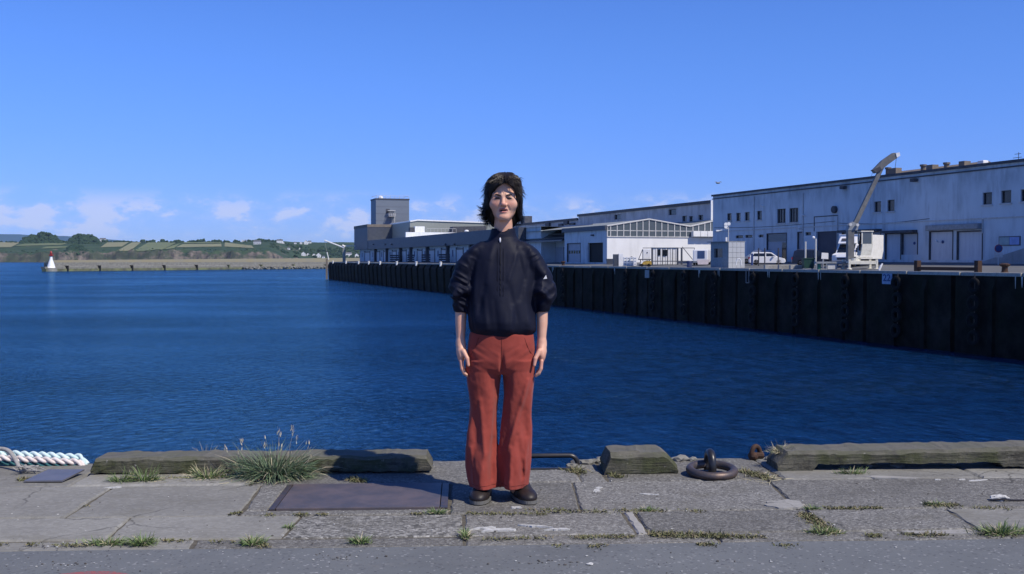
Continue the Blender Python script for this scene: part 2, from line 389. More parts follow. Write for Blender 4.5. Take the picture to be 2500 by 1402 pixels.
APRON = pm('apron_asphalt', (.125, .13, .138), (.10, .105, .11), .25, .85, contrast=(.3, .7))
# ================================================================== sea
def grid_plane(name, x0, x1, y0, y1, z, m):
    return mesh_obj(name, [(x0, y0, z), (x1, y0, z), (x1, y1, z), (x0, y1, z)], [(0, 1, 2, 3)], m)
tag(grid_plane('sea', -9000, 9000, -40, 16000, WATER_Z, WATER), kind='structure')
# ================================================================== headland
def smooth(a, b, x):
    t = min(1, max(0, (x-a)/(b-a))); return t*t*(3-2*t)
def land_h(X, Yd):
    """height of the far shore; X metres right of the view axis, Yd metres away"""
    q = X/Yd*FPX+1250
    shore = 2400+smooth(640, 760, q)*260+30*noise.noise(Vector((X*.006, 0, 3)))+12*noise.noise(Vector((X*.03, 0, 9)))
    f = Yd-shore
    hc = 20.5+9*noise.noise(Vector((X*.011, 1, 0)))+4*noise.noise(Vector((X*.05, 2, 0)))-17*smooth(640, 720, q)-4*smooth(215, 120, q)
    hr = 50+3.5*noise.noise(Vector((X*.004, 4, 0)))+5*smooth(560, 650, q)
    if f < 0: return WATER_Z-2
    cl = smooth(-2, 22+10*noise.noise(Vector((X*.04, 6, 0))), f)
    z = WATER_Z-1+(hc-WATER_Z)*cl
    z += (hr-hc)*smooth(10, 640, f)*cl
    z += 1.2*noise.noise(Vector((X*.02, Yd*.02, 0)))+ (5*noise.noise(Vector((X*.07, Yd*.09, 5))) if f < 40 else 0)
    return z-smooth(700, 1500, f)*20
def land_hit(px, py):
    r = ray(px, py); last = None
    for d in np.arange(2380, 3200, 4.0):
        k = d/r.dot(FWD); p = C0+r*k; h = land_h(p.dot(RIGHT), d)
        if p.z <= h: return p.dot(RIGHT), d, h
    k = 2950/r.dot(FWD); p = C0+r*k
    return p.dot(RIGHT), 2950, land_h(p.dot(RIGHT), 2950)
def m_land():
    b = NB('headland_ground'); v = b.co()
    g = b.mix(b.ramp(b.noise(.012, 5, .6, v), (.35, 0.0), (.65, 1.0)), (.030, .056, .034), (.048, .078, .042))
    g = b.mix(b.ramp(b.noise(.06, 4, .6, v), (.55, 0.0), (.66, .8)), g, (.020, .034, .026))
    rock = b.mix(b.ramp(b.noise(.09, 6, .7, v), (.35, 0.0), (.62, 1.0)), (.060, .052, .050), (.20, .165, .135))
    gm = b.n('ShaderNodeNewGeometry'); sz = b.n('ShaderNodeSeparateXYZ'); b.l(gm.outputs['Normal'], sz.inputs[0])
    veg = b.ramp(b.noise(.014, 6, .68, b.co((1, 1, 1.5))), (.46, 0.0), (.56, .85)); rock = b.mix(veg, rock, (.040, .056, .036)); rock = b.mix(b.ramp(b.noise(.05, 5, .7, b.co((1.6, 1.6, .3))), (.52, 0.0), (.64, .75)), rock, (.040, .036, .040))
    f = b.math('ADD', sz.outputs[2], b.math('MULTIPLY', b.math('SUBTRACT', b.noise(.03, 5, .65, v), .5), 1.3))
    return b.done(b.mix(b.ramp(f, (.72, 1.0), (.86, 0.0)), g, rock), .95, 0, .1)
LAND = m_land()
v = []; f = []
xs = np.concatenate([np.linspace(-2100, 300, 420)]); ys = np.concatenate([np.linspace(2350, 2480, 40), np.linspace(2500, 3000, 36), np.linspace(3040, 4300, 14)])
for yd in ys:
    for x in xs:
        p = W(x*yd/2600, yd); v.append((p.x, p.y, land_h(x*yd/2600, yd)))
nx = len(xs)
for j in range(len(ys)-1):
    for i in range(nx-1): f.append((j*nx+i, j*nx+i+1, (j+1)*nx+i+1, (j+1)*nx+i))
land = tag(mesh_obj('headland', v, f, LAND), kind='structure')
# far hill behind it, distance haze painted in as blue
FHM = pm('far_hill_haze_blue', (.035, .075, .13), (.045, .09, .14), .002, 1, spec=0)
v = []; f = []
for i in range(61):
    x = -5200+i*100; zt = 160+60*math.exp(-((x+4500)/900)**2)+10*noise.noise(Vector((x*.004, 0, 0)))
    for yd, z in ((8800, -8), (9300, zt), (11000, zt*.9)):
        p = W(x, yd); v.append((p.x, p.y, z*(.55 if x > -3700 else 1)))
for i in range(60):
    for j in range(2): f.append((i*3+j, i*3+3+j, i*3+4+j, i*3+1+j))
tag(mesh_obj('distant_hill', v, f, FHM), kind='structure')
FIELD_A = pm('straw_field', (.21, .205, .13), (.18, .195, .115), .01, .95, spec=.1)
FIELD_B = pm('pale_green_field', (.115, .145, .08), (.14, .165, .09), .01, .95, spec=.1)
def field(poly, m, n=10):
    a, b_, c, d = poly; vv = []; ff = []
    for j in range(n+1):
        for i in range(n+1):
            u, w = i/n, j/n
            px = (a[0]*(1-u)+b_[0]*u)*(1-w)+(d[0]*(1-u)+c[0]*u)*w; py = (a[1]*(1-u)+b_[1]*u)*(1-w)+(d[1]*(1-u)+c[1]*u)*w
            x, yd, h = land_hit(px, py); p = W(x, yd); vv.append((p.x, p.y, h+.9))
    for j in range(n):
        for i in range(n): ff.append((j*(n+1)+i, j*(n+1)+i+1, (j+1)*(n+1)+i+1, (j+1)*(n+1)+i))
    o = mesh_obj('field', vv, ff, m); o.parent = land
for poly, m in ((((-30, 605), (26, 605), (55, 590), (-30, 592)), FIELD_A), (((32, 602), (150, 599), (170, 594), (60, 596)), FIELD_B), (((245, 605), (298, 603), (315, 592), (262, 593)), FIELD_A),
    (((283, 615), (318, 614), (345, 592), (322, 593)), FIELD_A), (((322, 616), (395, 611), (434, 592), (362, 593)), FIELD_B), (((395, 611), (425, 607), (440, 595), (420, 601)), FIELD_B),
    (((430, 605), (541, 603), (540, 596), (446, 597)), FIELD_A), (((447, 595), (540, 594), (538, 590), (450, 591)), FIELD_B), (((548, 603), (620, 607), (615, 601), (549, 593)), FIELD_A), (((100, 608), (160, 606), (165, 602), (112, 603)), FIELD_B)):
    field(poly, m)
# woods: masses of crowns
WOODM = pm('dark_wood_foliage', (.020, .042, .030), (.038, .066, .036), .08, .95, spec=.1, detail=6)
def wood(name, label, spots, m=WOODM):
    mb = MB()
    for (x, yd, z, r) in spots:
        p = W(x, yd)
        for k in range(4):
            q = (p.x+random.uniform(-.6, .6)*r, p.y+random.uniform(-.6, .6)*r, z+random.uniform(.3, 1.1)*r)
            mb.ball(q, r*random.uniform(.45, .8), 2, .55, (1, 1, random.uniform(.75, 1.1)), 2.2)
    o = mesh_obj(name, mb.v, mb.f, m, None); o['kind'] = 'stuff'; o['label'] = label; o['category'] = 'trees'; return o
def grove(x0, x1, ybase, ytop_fn, n, r):
    out = []
    for k in range(n):
        px = random.uniform(x0, x1); u = (px-x0)/(x1-x0); yt = ytop_fn(u)
        py = random.uniform(yt+4, ybase)
        X, yd, h = land_hit(px, max(ybase-1, 588))
        yd += (ybase-py)*6; X = (px-1250)/FPX*yd
        zz = C0.z+(633-py)/FPX*yd
        out.append((X, yd, zz-r, r*random.uniform(.7, 1.1)))
    return out
dome = lambda b, h: (lambda u: b-h*(1-abs(2*u-1)**2.4))
wood('pine_grove', 'large domed dark grove of trees on the headland, left of the two', grove(52, 152, 596, dome(588, 23), 230, 7))
wood('pine_grove', 'dark grove of trees on the headland beside the white clifftop house', grove(166, 244, 597, dome(588, 20), 190, 6.5))
wood('clifftop_thicket', 'dark thicket standing at the cliff edge above the breakwater light', grove(158, 212, 617, dome(608, 14), 110, 6))
hs = []
for k in range(230):
    px = random.uniform(-20, 900); X, yd, h = land_hit(px, 640)
    yd = random.uniform(2920, 3030); X = (px-1250)/FPX*yd; r = random.choice((3, 4, 5, 7)) if px > 250 else 3.5
    hs.append((X, yd, land_h(X, yd)-r*.5, r))
wood('skyline_hedge', 'line of small trees along the top of the headland', hs)
hs = []
for k in range(420):
    px = random.uniform(610, 900); yd = random.uniform(2690, 3000); X = (px-1250)/FPX*yd
    if px < 660 and yd < 2850: continue
    if noise.noise(Vector((X*.012, yd*.012, 2))) < -.12: continue
    r = random.uniform(2.5, 5.5); hs.append((X, yd, land_h(X, yd)-r*.4, r))
for k in range(70):
    px = random.uniform(-20, 640); yd = random.uniform(2430, 2560); X = (px-1250)/FPX*yd
    r = random.uniform(1.5, 3); hs.append((X, yd, land_h(X, yd)-r*.5, r))
wood('hillside_wood', 'green wooded hillside with houses at the right end of the headland', hs)
# houses on the headland
SLATE = pm('slate_roof', (.10, .105, .12), (.13, .13, .14), .5, .7)
hl = [(251, 584, 13, 'white house among trees on the headland beside the dark groves', 0), (593, 589, 5, 'small white house high on the headland above the straw field', 1), (600, 588, 4, 'tiny white house at the skyline above the straw field', 0),
      (628, 597, 17, 'large pale grey house standing alone at the end of the straw field', 0), (683, 594, 14, 'long low white house high on the wooded hillside', 0), (692, 588, 4, 'tiny white house just under the skyline above the long low house', 1),
      (721, 590, 6, 'white house at the top left of the hillside cluster', 0), (730, 590, 5, 'white house at the top right of the hillside cluster', 1), (721, 596, 5, 'white house at the bottom left of the hillside cluster', 0), (735, 596, 5, 'white house at the bottom right of the hillside cluster', 1),
      (747, 597, 9, 'bright white gabled house, left of the pair right of the hillside cluster', 1), (756, 594, 7, 'bright white house, right and higher of the pair beside the cluster', 0), (705, 610, 6, 'small white house alone halfway down the wooded hillside', 0),
      (741, 625, 9, 'white gabled house by the shore, leftmost of the shore row', 1), (752, 625, 6, 'small grey house by the shore next to the leftmost white gable', 1), (767, 628, 8, 'grey and white house in the shore row', 1), (778, 629, 10, 'tall white gabled house in the middle of the shore row', 1), (790, 631, 6, 'low white house right of the tall gable on the shore', 0),
      (851, 626, 15, 'wide white house on the shore between the jetty crane post and the dark quay building', 0), (871, 628, 8, 'narrow white house on the shore touching the edge of the dark quay building', 1)]
for (px, py, wpx, lab, gable) in hl:
    X, yd, h = land_hit(px, py); s = yd/FPX; w = wpx*s; zb = h-.6; hh = w*(.55 if not gable else .7); hh = min(max(hh, 4.2), 7.5); dp = min(w, 9)
    p = W(X, yd-4); T = Thing('house', lab, 'house', (p.x, p.y, zb), 'cam', 'houses on the headland')
    T.part('wall', MB().box(-w/2, w/2, 0, dp, 0, hh), WHITE_C if wpx != 17 else GREY_R)
    rf = MB()
    if gable: rf.prism([(-w/2-.3, hh), (w/2+.3, hh), (0, hh+w*.45)], 'y', .15, dp+.3)
    else: rf.prism([(-.3, hh), (dp+.3, hh), (dp/2, hh+dp*.42)], 'x', -w/2-.3, w/2+.3)
    if gable: T.part('wall', MB().prism([(-w/2, hh), (w/2, hh), (0, hh+w*.45-.2)], 'y', 0, .1), WHITE_C)
    T.part('roof', rf, SLATE)
    for k in range(max(1, int(w/4.5))):
        cx = -w/2+(k+.5)*w/max(1, int(w/4.5)); T.part('window', MB().box(cx-.5, cx+.5, -.06, .02, hh*.35, hh*.35+1.4), DARKGL)
# ================================================================== breakwater and its light
BWC = m_concrete('breakwater_stone', (.26, .25, .22), (.13, .13, .12), (.36, .35, .31), .5, 1.2)
BWD = pm('weedy_stone', (.085, .085, .06), (.16, .17, .085), .25, .9, contrast=(.4, .6))
BWY = pm('lichened_parapet', (.25, .22, .14), (.23, .215, .165), .12, .9)
PA = D(112, 640, 618); PB = D(905, 640, 862); PA.z = PB.z = 0
bx = (PB-PA); BL = bx.length; bang = math.atan2(bx.y, bx.x)
BT = Thing('breakwater', 'long stepped stone breakwater with lichened parapet closing the harbour mouth', 'breakwater', (PA.x, PA.y, 0), rot=bang)
def strip(y0, y1, z0a, z0b, z1a, z1b, x0=0, x1=None):
    x1 = x1 or BL; mb = MB(); n = 24
    for i in range(n):
        a, b_ = x0+(x1-x0)*i/n, x0+(x1-x0)*(i+1)/n; ua, ub = a/BL, b_/BL
        la, lb = z0a+(z0b-z0a)*ua, z0a+(z0b-z0a)*ub; ha, hb = z1a+(z1b-z1a)*ua, z1a+(z1b-z1a)*ub
        mb.quad((a, y0, la), (b_, y0, lb), (b_, y0, hb), (a, y0, ha)); mb.quad((a, y0, ha), (b_, y0, hb), (b_, y1, hb), (a, y1, ha))
    mb.quad((x0, y0, z0a), (x0, y1, z0a), (x0, y1, z1a), (x0, y0, z1a)); return mb
BT.part('footing', strip(0, 4, WATER_Z-1, WATER_Z-1, -4.4, -4.6), BWD)
BT.part('lower_wall', strip(.9, 5, -4.4, -4.6, -3.2, -3.6), BWC)
BT.part('walkway_edge', strip(1.6, 6, -3.25, -3.7, -2.7, -2.9, 4), BWC)
BT.part('upper_wall', strip(2.6, 8, -3.2, -3.6, -.7, -.9, 4), BWC)
BT.part('parapet', strip(5.5, 8.5, -.8, -1.2, .55, 2.3, 6), BWY)
px0 = 165
while px0 < 880:
    r = ray(px0, 650); pn = Vector((-bx.y, bx.x, 0)).normalized(); k = (PA-C0).dot(pn)/r.dot(pn); xx = (C0+r*k-PA).dot(bx.normalized())
    BT.part('buttress', MB().box(xx-.55, xx+.55, -.35, 3.5, WATER_Z-1, -2.6), BLACKR if px0 < 560 else BWD); px0 += 79
mb = MB()
for k in range(420):
    u = random.uniform(.52, 1.0); mb.ball((u*BL, random.uniform(-5, .5), random.uniform(WATER_Z-.3, WATER_Z+1.6)), random.uniform(.5, 1.25), 1, .5, (1.2, 1, .7))
BT.part('rubble', mb, BWC, kind='stuff')
LP = D(125, 655, 622); zb = -4.5
LT = Thing('harbour_light', 'white flared harbour light with red lantern at the end of the breakwater', 'lighthouse', (LP.x, LP.y, zb))
s = 622/FPX; zz = lambda py: C0.z+(633-py)*s
LT.part('plinth', MB().lathe([(3.3, zb-1.5), (3.2, zz(655)), (2.9, zz(654.2))], 24, (LP.x, LP.y, 0)), BWC)
LT.part('tower', MB().lathe([(2.25, zz(654.2)), (2.05, zz(649)), (1.45, zz(641)), (.95, zz(635)), (.78, zz(631)), (.78, zz(625))], 24, (LP.x, LP.y, 0)), WHITEP, smooth=True)
RED = pm('red_paint', (.30, .025, .02), (.22, .02, .02), 2, .4)
LT.part('gallery', MB().lathe([(.8, zz(626)), (1.35, zz(625)), (1.35, zz(624.2)), (.8, zz(624))], 20, (LP.x, LP.y, 0)), RED)
g_ = MB()
for k in range(10): a = k*math.pi/5; g_.tube([(LP.x+1.28*math.cos(a), LP.y+1.28*math.sin(a), zz(624.3)), (LP.x+1.28*math.cos(a), LP.y+1.28*math.sin(a), zz(620))], .05, 5)
g_.tube([(LP.x+1.28*math.cos(k*.314), LP.y+1.28*math.sin(k*.314), zz(620)) for k in range(20)], .05, 5, closed=True)
LT.part('railing', g_, RED)
LT.part('lantern', MB().lathe([(.62, zz(624)), (.62, zz(617.5)), (.8, zz(617)), (.5, zz(614.5)), (.1, zz(613))], 16, (LP.x, LP.y, 0)), RED)
# ================================================================== far quay
tL = ft(805, 0); tR = 6.0
ap = MB()
prof = [(0, .22), (3, .30), (12, .66), (16.4, .92), (80, 1.3)]
for (a, za), (b_, zb_) in zip(prof, prof[1:]): ap.quad((tL, a, za), (tR+60, a, za), (tR+60, b_, zb_), (tL, b_, zb_))
ap.quad((tL, 80, 1.3), (tL, .2, .2), (tL, .2, WATER_Z-1), (tL, 80, WATER_Z-1))
ap.quad((tL, 1.4, .2), (tR, 1.4, .2), (tR, 1.4, WATER_Z-1), (tL, 1.4, WATER_Z-1))
QO = (tL, 0, 0)
tag(single('quay_apron', None, None, ap, APRON, QO, 'far'), kind='structure')
QW = Thing('quay_wall', 'tall dark wet quay wall of concrete panels and fender piles across the basin', 'quay wall', QO, 'far')
tM = ft(1125, 0)
t = tL; first = None; k = 0
def chamfer_panel(w, lean):
    mb = MB(); mb.prism([(-.35, WATER_Z-1), (-.35-lean, -.9), (-.12, .02), (1.5, .02), (1.5, WATER_Z-1)], 'x', 0, w); return mb
pA = None
while t < tM:
    if pA is None:
        mb = chamfer_panel(4.4, .3); pA = QW.part('fender_pile', mb, QWALL); pA.location = (0, 0, 0)
        # mesh made in far coordinates relative to the origin
        for vv in pA.data.vertices: vv.co += QW.org*1
        for vv in pA.data.vertices: vv.co.z += 0
        o = pA
    else:
        o = pA.copy(); COL.objects.link(o); o.parent = QW.e
    o.location = (t-tL, 0, 0); t += 6.1
pB = None; t = tM+1
while t < tR:
    if pB is None:
        mb = MB(); mb.prism([(0, WATER_Z-1), (-.06, -3.6), (0, -3.3), (0, .02), (1.5, .02), (1.5, WATER_Z-1)], 'x', 0, 10.3); pB = QW.part('wall_panel', mb, QWALL)
        for vv in pB.data.vertices: vv.co += QW.org*1
        o = pB
    else: o = pB.copy(); COL.objects.link(o); o.parent = QW.e
    o.location = (t-tL, 0, 0); t += 10.8
t = tM+1; rb = None; kk = 0
while t < tR:
    if kk % 3:
        if rb is None:
            rb = QW.part('wall_rib', MB().prism([(-.34, WATER_Z-1), (-.34, -1.0), (-.05, -.15), (.4, -.15), (.4, WATER_Z-1)], 'x', 0, .45), QWALL)
            for vv in rb.data.vertices: vv.co += QW.org*1
            o = rb
        else: o = rb.copy(); COL.objects.link(o); o.parent = QW.e
        o.location = (t-tL+random.uniform(-.2, .2), 0, random.uniform(-.3, .0))
    kk += 1; t += 3.6
t = tL; cp = None
while t < tR:
    if cp is None:
        cp = QW.part('coping_stone', MB().box(0, 5.95, -.12, .7, .0, .27, .03), PALEC)
        for vv in cp.data.vertices: vv.co += QW.org*1
        o = cp
    else: o = cp.copy(); COL.objects.link(o); o.parent = QW.e
    o.location = (t-tL, 0, random.uniform(-.02, .02)); t += 6.1
# white drips of guano below the coping
for px in (1352, 1503, 1709, 2007, 2493, 1880, 1755):
    tt = ft(px, 0); mb = MB(); z0 = .0
    for k in range(3):
        a = tt+random.uniform(-.4, .4); w = random.uniform(.03, .07); l = random.uniform(.3, .9)
        mb.prism([(a-w, z0), (a+w, z0), (a+w*.4, z0-l), (a-w*.2, z0-l*.8)], 'y', -.16, -.13)
    QW.part('guano_streak', mb, SILL)
# tyre fenders
tyr = MB()
def tyre(mb, c, R_=.62, r=.19):
    for i in range(1): pass
    k = len(mb.v); n, m = 22, 9
    for i in range(n):
        a = 2*math.pi*i/n
        for j in range(m):
            b_ = 2*math.pi*j/m; rr = R_-r+r*math.cos(b_)
            mb.v.append((c[0]+rr*math.cos(a), c[1]+r*.8*math.sin(b_), c[2]+rr*math.sin(a)))
    for i in range(n):
        for j in range(m): mb.f.append((k+i*m+j, k+((i+1) % n)*m+j, k+((i+1) % n)*m+(j+1) % m, k+i*m+(j+1) % m)); mb.m.append(0)
ty_px = [1376, 1530, 1597, 1672, 1747, 1842, 1948, 2070, 2195, 2383]
ty_lab = ['leftmost, beside the sleeve of the person', 'below the dark doorway and stacked crates', 'just left of the faded number board', 'below the white cabins and fence', 'below the dark side of the grey kiosk', 'below the white hatchback car',
          'below the concrete blocks and green bin', 'below the crane outriggers', 'just right of the 22 board', 'rightmost, below the brown guard rail']
for i, (px, lb) in enumerate(zip(ty_px, ty_lab)):
    tt = ft(px, -.2); T = Thing('tyre_fender', 'column of black tyres on the quay wall, '+lb, 'tyre fender', (tt, -.35, -.1), 'far', 'tyre fenders on the far quay wall')
    ch = MB().tube([(tt, -.3, .1), (tt, -.3, -5.2)], .04, 5); T.part('chain', ch, STEEL_DK)
    for k in range(4):
        mb = MB(); tyre(mb, (tt+random.uniform(-.08, .08), -.42, -.75-k*1.3)); T.part('tyre', mb, BLACKR, smooth=True)
# number board 22
tc, zc = fp(2166, 681, -.15); NBT = Thing('number_board', 'pale blue square board painted 22 on the quay wall', 'sign', (tc, -.16, zc), 'far')
BOARD = pm('board_paint', (.30, .38, .52), (.22, .29, .42), 3, .7)
NBT.part('board', MB().box(tc-.62, tc+.62, -.19, -.12, zc-.44, zc+.44), BOARD)
def text_mesh(txt, size, m, name='lettering', extr=.006):
    cu = bpy.data.curves.new(name, 'FONT'); cu.body = txt; cu.size = size; cu.extrude = extr; cu.align_x = 'CENTER'; cu.align_y = 'CENTER'; cu.offset = .012
    ob = bpy.data.objects.new(name, cu); COL.objects.link(ob); dg = bpy.context.evaluated_depsgraph_get()
    me = bpy.data.meshes.new_from_object(ob.evaluated_get(dg)); bpy.data.objects.remove(ob); me.materials.clear(); me.materials.append(m)
    o = bpy.data.objects.new(name, me); COL.objects.link(o); return o
tx = text_mesh('22', .95, BLUEP); tx.parent = NBT.e; tx.rotation_euler = (R(90), 0, 0); tx.location = (0, -.045, .06); tx.scale = (1.05, .85, 1)
tc, zc = fp(1580, 669, -.15)
single('number_board', 'faded blank board on the quay wall below the yellow machine', 'sign', MB().box(tc-.6, tc+.6, -.19, -.12, zc-.5, zc+.5), GREYP, (tc, -.16, zc), 'far')
tc, zc = fp(1825, 670, -.2); mb = MB()
for dx in (-.28, .28): mb.tube([(tc+dx, -.2, .1), (tc+dx, -.2, -1.2)], .05, 6)
mb.tube([(tc-.28, -.2, -1.2), (tc+.28, -.2, -1.2)], .05, 6)
single('ladder_hoop', 'thin grey U-shaped hoop on the quay wall under the car', 'ladder', mb, GREYMET, (tc, -.2, -.5), 'far')
# white mooring posts at the far end
wp = None; wi = 0
for px in (817, 849, 880, 905, 933, 974, 1022, 1082):
    tt = ft(px, .2)
    if wp is None:
        wp = Thing('mooring_post', 'small white capped mooring post on the far half of the quay edge', 'bollard', (0, 0, 0), 'far', 'white posts along the far quay edge', rot=0)
        wp.part('post', MB().lathe([(.26, -.55), (.26, .15), (.2, .25)], 12), WHITEP); wp.part('cap', MB().lathe([(.32, .25), (.34, .34), (.2, .42)], 12), WHITEP); e = wp.e
    else: e = copy_tree(wp.e)
    e['label'] = 'small white mooring post on the far quay edge, '+('first', 'second', 'third', 'fourth', 'fifth', 'sixth', 'seventh', 'eighth')[wi]+' from the far end'; wi += 1
    e.location = FAR(tt, -.35, .25)

# ================================================================== buildings across the basin
def rect_o(x0, y0, x1, y1, o):
    a, z1 = fp(x0, y0, o); a2, z1b = fp(x1, y0, o); _, z0 = fp(x0, y1, o); _, z0b = fp(x1, y1, o)
    return (a, a2, (z0+z0b)/2, (z1+z1b)/2)
def win_o(T, h, o, dep=.2, sill=True, glass=None, mull=0, fr=.07):
    a0, a1, z0, z1 = h; mb = MB(); y0, y1 = o+dep-.06, o+dep+.04
    mb.box(a0, a0+fr, y0, y1, z0, z1); mb.box(a1-fr, a1, y0, y1, z0, z1); mb.box(a0+fr, a1-fr, y0, y1, z0, z0+fr); mb.box(a0+fr, a1-fr, y0, y1, z1-fr, z1)
    for k in range(mull):
        c = a0+(a1-a0)*(k+1)/(mull+1); mb.box(c-.04, c+.04, y0+.01, y1-.01, z0+fr, z1-fr)
    w = T.part('window', mb, FRAME); T.part('pane', MB().rect('o', o+dep+.02, a0, a1, z0, z1), glass or DARKGL, w)
    if sill: T.part('sill', MB().box(a0-.12, a1+.12, o-.12, o+.1, z0-.14, z0+.004), SILL, w)
def door_o(T, h, o, m, dep=.15, panels=0, name='door'):
    a0, a1, z0, z1 = h; d = T.part(name, MB().box(a0+.02, a1-.02, o+dep, o+dep+.08, z0, z1-.02), m)
    T.part('frame', MB().box(a0-.1, a0+.01, o-.04, o+dep, z0, z1+.1).box(a1-.01, a1+.1, o-.04, o+dep, z0, z1+.1).box(a0+.012, a1-.012, o-.04, o+dep, z1-.01, z1+.1), COPING, d)
    return d
# ---- big white warehouse on the right
O1 = 16.4; t0 = ft(1740, O1); t1 = -28.0
zt = fp(2500, 392, O1)[1]; zg = .55
WH = Thing('warehouse', 'long two-storey white rendered warehouse with stained shaded front, right side of the quay', 'warehouse', (t0, O1, zg), 'far')
W_small = [rect_o(*r, O1) for r in ((1775, 521, 1786, 539), (1797, 520, 1808, 540), (1818, 518, 1830, 539), (1848, 515, 1860, 537), (2134, 492, 2151, 518), (2166, 488, 2184, 516), (2399, 470, 2422, 500), (2444, 465, 2469, 496), (2492, 462, 2518, 492))]
W_big = [rect_o(*r, O1) for r in ((1897, 510, 1918, 545), (1927, 508, 1949, 543))]
W_tr = [rect_o(*r, O1) for r in ((1796, 575, 1814, 582), (1819, 574, 1837, 581), (1852, 573, 1864, 580), (1966, 567, 1980, 575))]
Dglz = rect_o(1873, 571, 1920, 638, O1); Droll = rect_o(1993, 565, 2045, 634, O1); Dsm = rect_o(1948, 568, 1960, 634, O1)
D1 = rect_o(2162, 571, 2199, 634, O1); D2 = rect_o(2203, 571, 2240, 622, O1); D3 = rect_o(2270, 566, 2326, 635, O1); D4 = rect_o(2338, 566, 2398, 635, O1); Dleft = rect_o(2057, 566, 2150, 634, O1)
holes = W_small+W_big+W_tr+[Dglz, Droll, Dsm, D1, D2, D3, D4, Dleft]
mb = MB().wall('o', O1, t0, t1, zg-1, zt, holes, .22)
mb.rect('t', t0, O1, O1+20, zg-1, zt).rect('t', t1, O1, O1+20, zg-1, zt).rect('o', O1+20, t0, t1, zg-1, zt)
WH.part('wall', mb, WHITE_R)
WH.part('roof', MB().quad((t0, O1, zt-.05), (t1, O1, zt-.05), (t1, O1+20, zt-.05), (t0, O1+20, zt-.05)), ROOFT)
WH.part('coping', MB().box(t0-.15, t1+.1, O1-.22, O1+.12, zt-.08, zt+.16).box(t0-.15, t1, O1-.10, O1-.003, zt-.5, zt-.38), COPING)
for h in W_small: win_o(WH, h, O1)
for h in W_big: win_o(WH, h, O1, mull=2, sill=True)
for h in W_tr: win_o(WH, h, O1, sill=False)
d = door_o(WH, Dglz, O1, DOORG); a0, a1, z0, z1 = Dglz
WH.part('transom', MB().box(a0+.1, a1-.1, O1+.08, O1+.14, z1-.95, z1-.15), GREYGL, d); WH.part('glass_leaf', MB().box(a1-1.1, a1-.15, O1+.08, O1+.14, z0+.1, z1-1.1), DARKGL, d)
WH.part('roller_shutter', MB().box(Droll[0], Droll[1], O1+.2, O1+.3, Droll[2], Droll[3]), pm('dark_shutter', (.03, .035, .06), (.04, .045, .07), 1, .5))
mb = MB(); a0, a1, z0, z1 = rect_o(1988, 527, 2046, 564, O1); mb.box(a0, a1, O1-.06, O1-.003, z1-.1, z1).box(a0, a0+.08, O1-.06, O1-.003, z0, z1-.1).box(a1-.08, a1, O1-.06, O1-.003, z0, z1-.1)
WH.part('blind_panel_trim', mb, COPING)
door_o(WH, Dsm, O1, DOORG); door_o(WH, D1, O1, DOORW); door_o(WH, D2, O1, GREY_R); door_o(WH, D3, O1, DOORW); door_o(WH, D4, O1, DOORW); door_o(WH, Dleft, O1, DOORG)
for px, py in ((2230, 594), (2299, 591)):
    tt, z = fp(px, py, O1); WH.part('porthole', MB().lathe([(.16, 0), (.16, .05)], 14, (tt, O1+.10, z), 'y'), BLUEP)
for r in ((2056, 561, 2153, 567), (2162, 563, 2240, 569)):
    a0, a1, z0, z1 = rect_o(*r, O1); WH.part('canopy', MB().box(a0, a1, O1-.7, O1-.003, z0, z1), COPING)
a0, a1, z0, z1 = rect_o(2269, 548, 2398, 563, O1)
WH.part('shutter_housing', MB().box(a0, a1, O1-.55, O1-.003, z0+.05, z1, .08), GREYP)
for pts in (((1745, 566), (2495, 533)),):
    a0, za = fp(*pts[0], O1); a1, zb_ = fp(*pts[1], O1); WH.part('string_course', MB().box(a0, -30, O1-.07, O1-.003, za-.06, za+.06), SILL)
for px, y0, y1 in ((1842, 480, 640), (1962, 472, 640), (2046, 527, 640), (2400, 535, 570)):
    tt, za = fp(px, y0, O1); _, zb_ = fp(px, y1, O1); WH.part('downpipe', MB().tube([(tt, O1-.08, min(za, zt-.5)), (tt, O1-.08, zb_)], .06, 6), SILL)
tt, z = fp(2040, 512, O1); WH.part('extractor', MB().lathe([(.42, -.35), (.42, -.003)], 16, (tt, O1, z), 'y'), COPING)
for k_, (xa, ya, xb, yb) in enumerate(((1745, 556, 2040, 540), (2050, 545, 2270, 534), (2066, 561, 2076, 600))):
    a0, za = fp(xa, ya, O1); a1, zb_ = fp(xb, yb, O1); WH.part('wall_cable', MB().tube([(a0+(a1-a0)*u, O1-.05, za+(zb_-za)*u-.25*math.sin(math.pi*u)) for u in np.linspace(0, 1, 9)], .025, 4), COPING)
for px, py in ((1966, 528), (1864, 505), (2293, 592), (1957, 561)):
    tt, z = fp(px, py, O1); WH.part('wall_lamp', MB().tube([(tt, O1-.01, z), (tt, O1-.35, z+.15), (tt+.3, O1-.6, z+.2)], .06, 6).ball((tt+.3, O1-.6, z+.15), .14, 1), WHITEP)
a0, a1, z0, z1 = rect_o(2440, 577, 2492, 600, O1)
nb = WH.part('notice_board', MB().box(a0, a1, O1-.08, O1-.003, z0, z1), FRAME)
WH.part('poster', MB().box(a0+.08, (a0+a1)/2, O1-.10, O1-.082, z0+.08, z1-.08), pm('pale_poster', (.32, .42, .42), (.25, .33, .34), 2, .6), nb); WH.part('poster', MB().box((a0+a1)/2+.05, a1-.08, O1-.10, O1-.082, z0+.08, z1-.08), pm('blue_poster', (.28, .36, .62), (.2, .28, .5), 2, .6), nb)
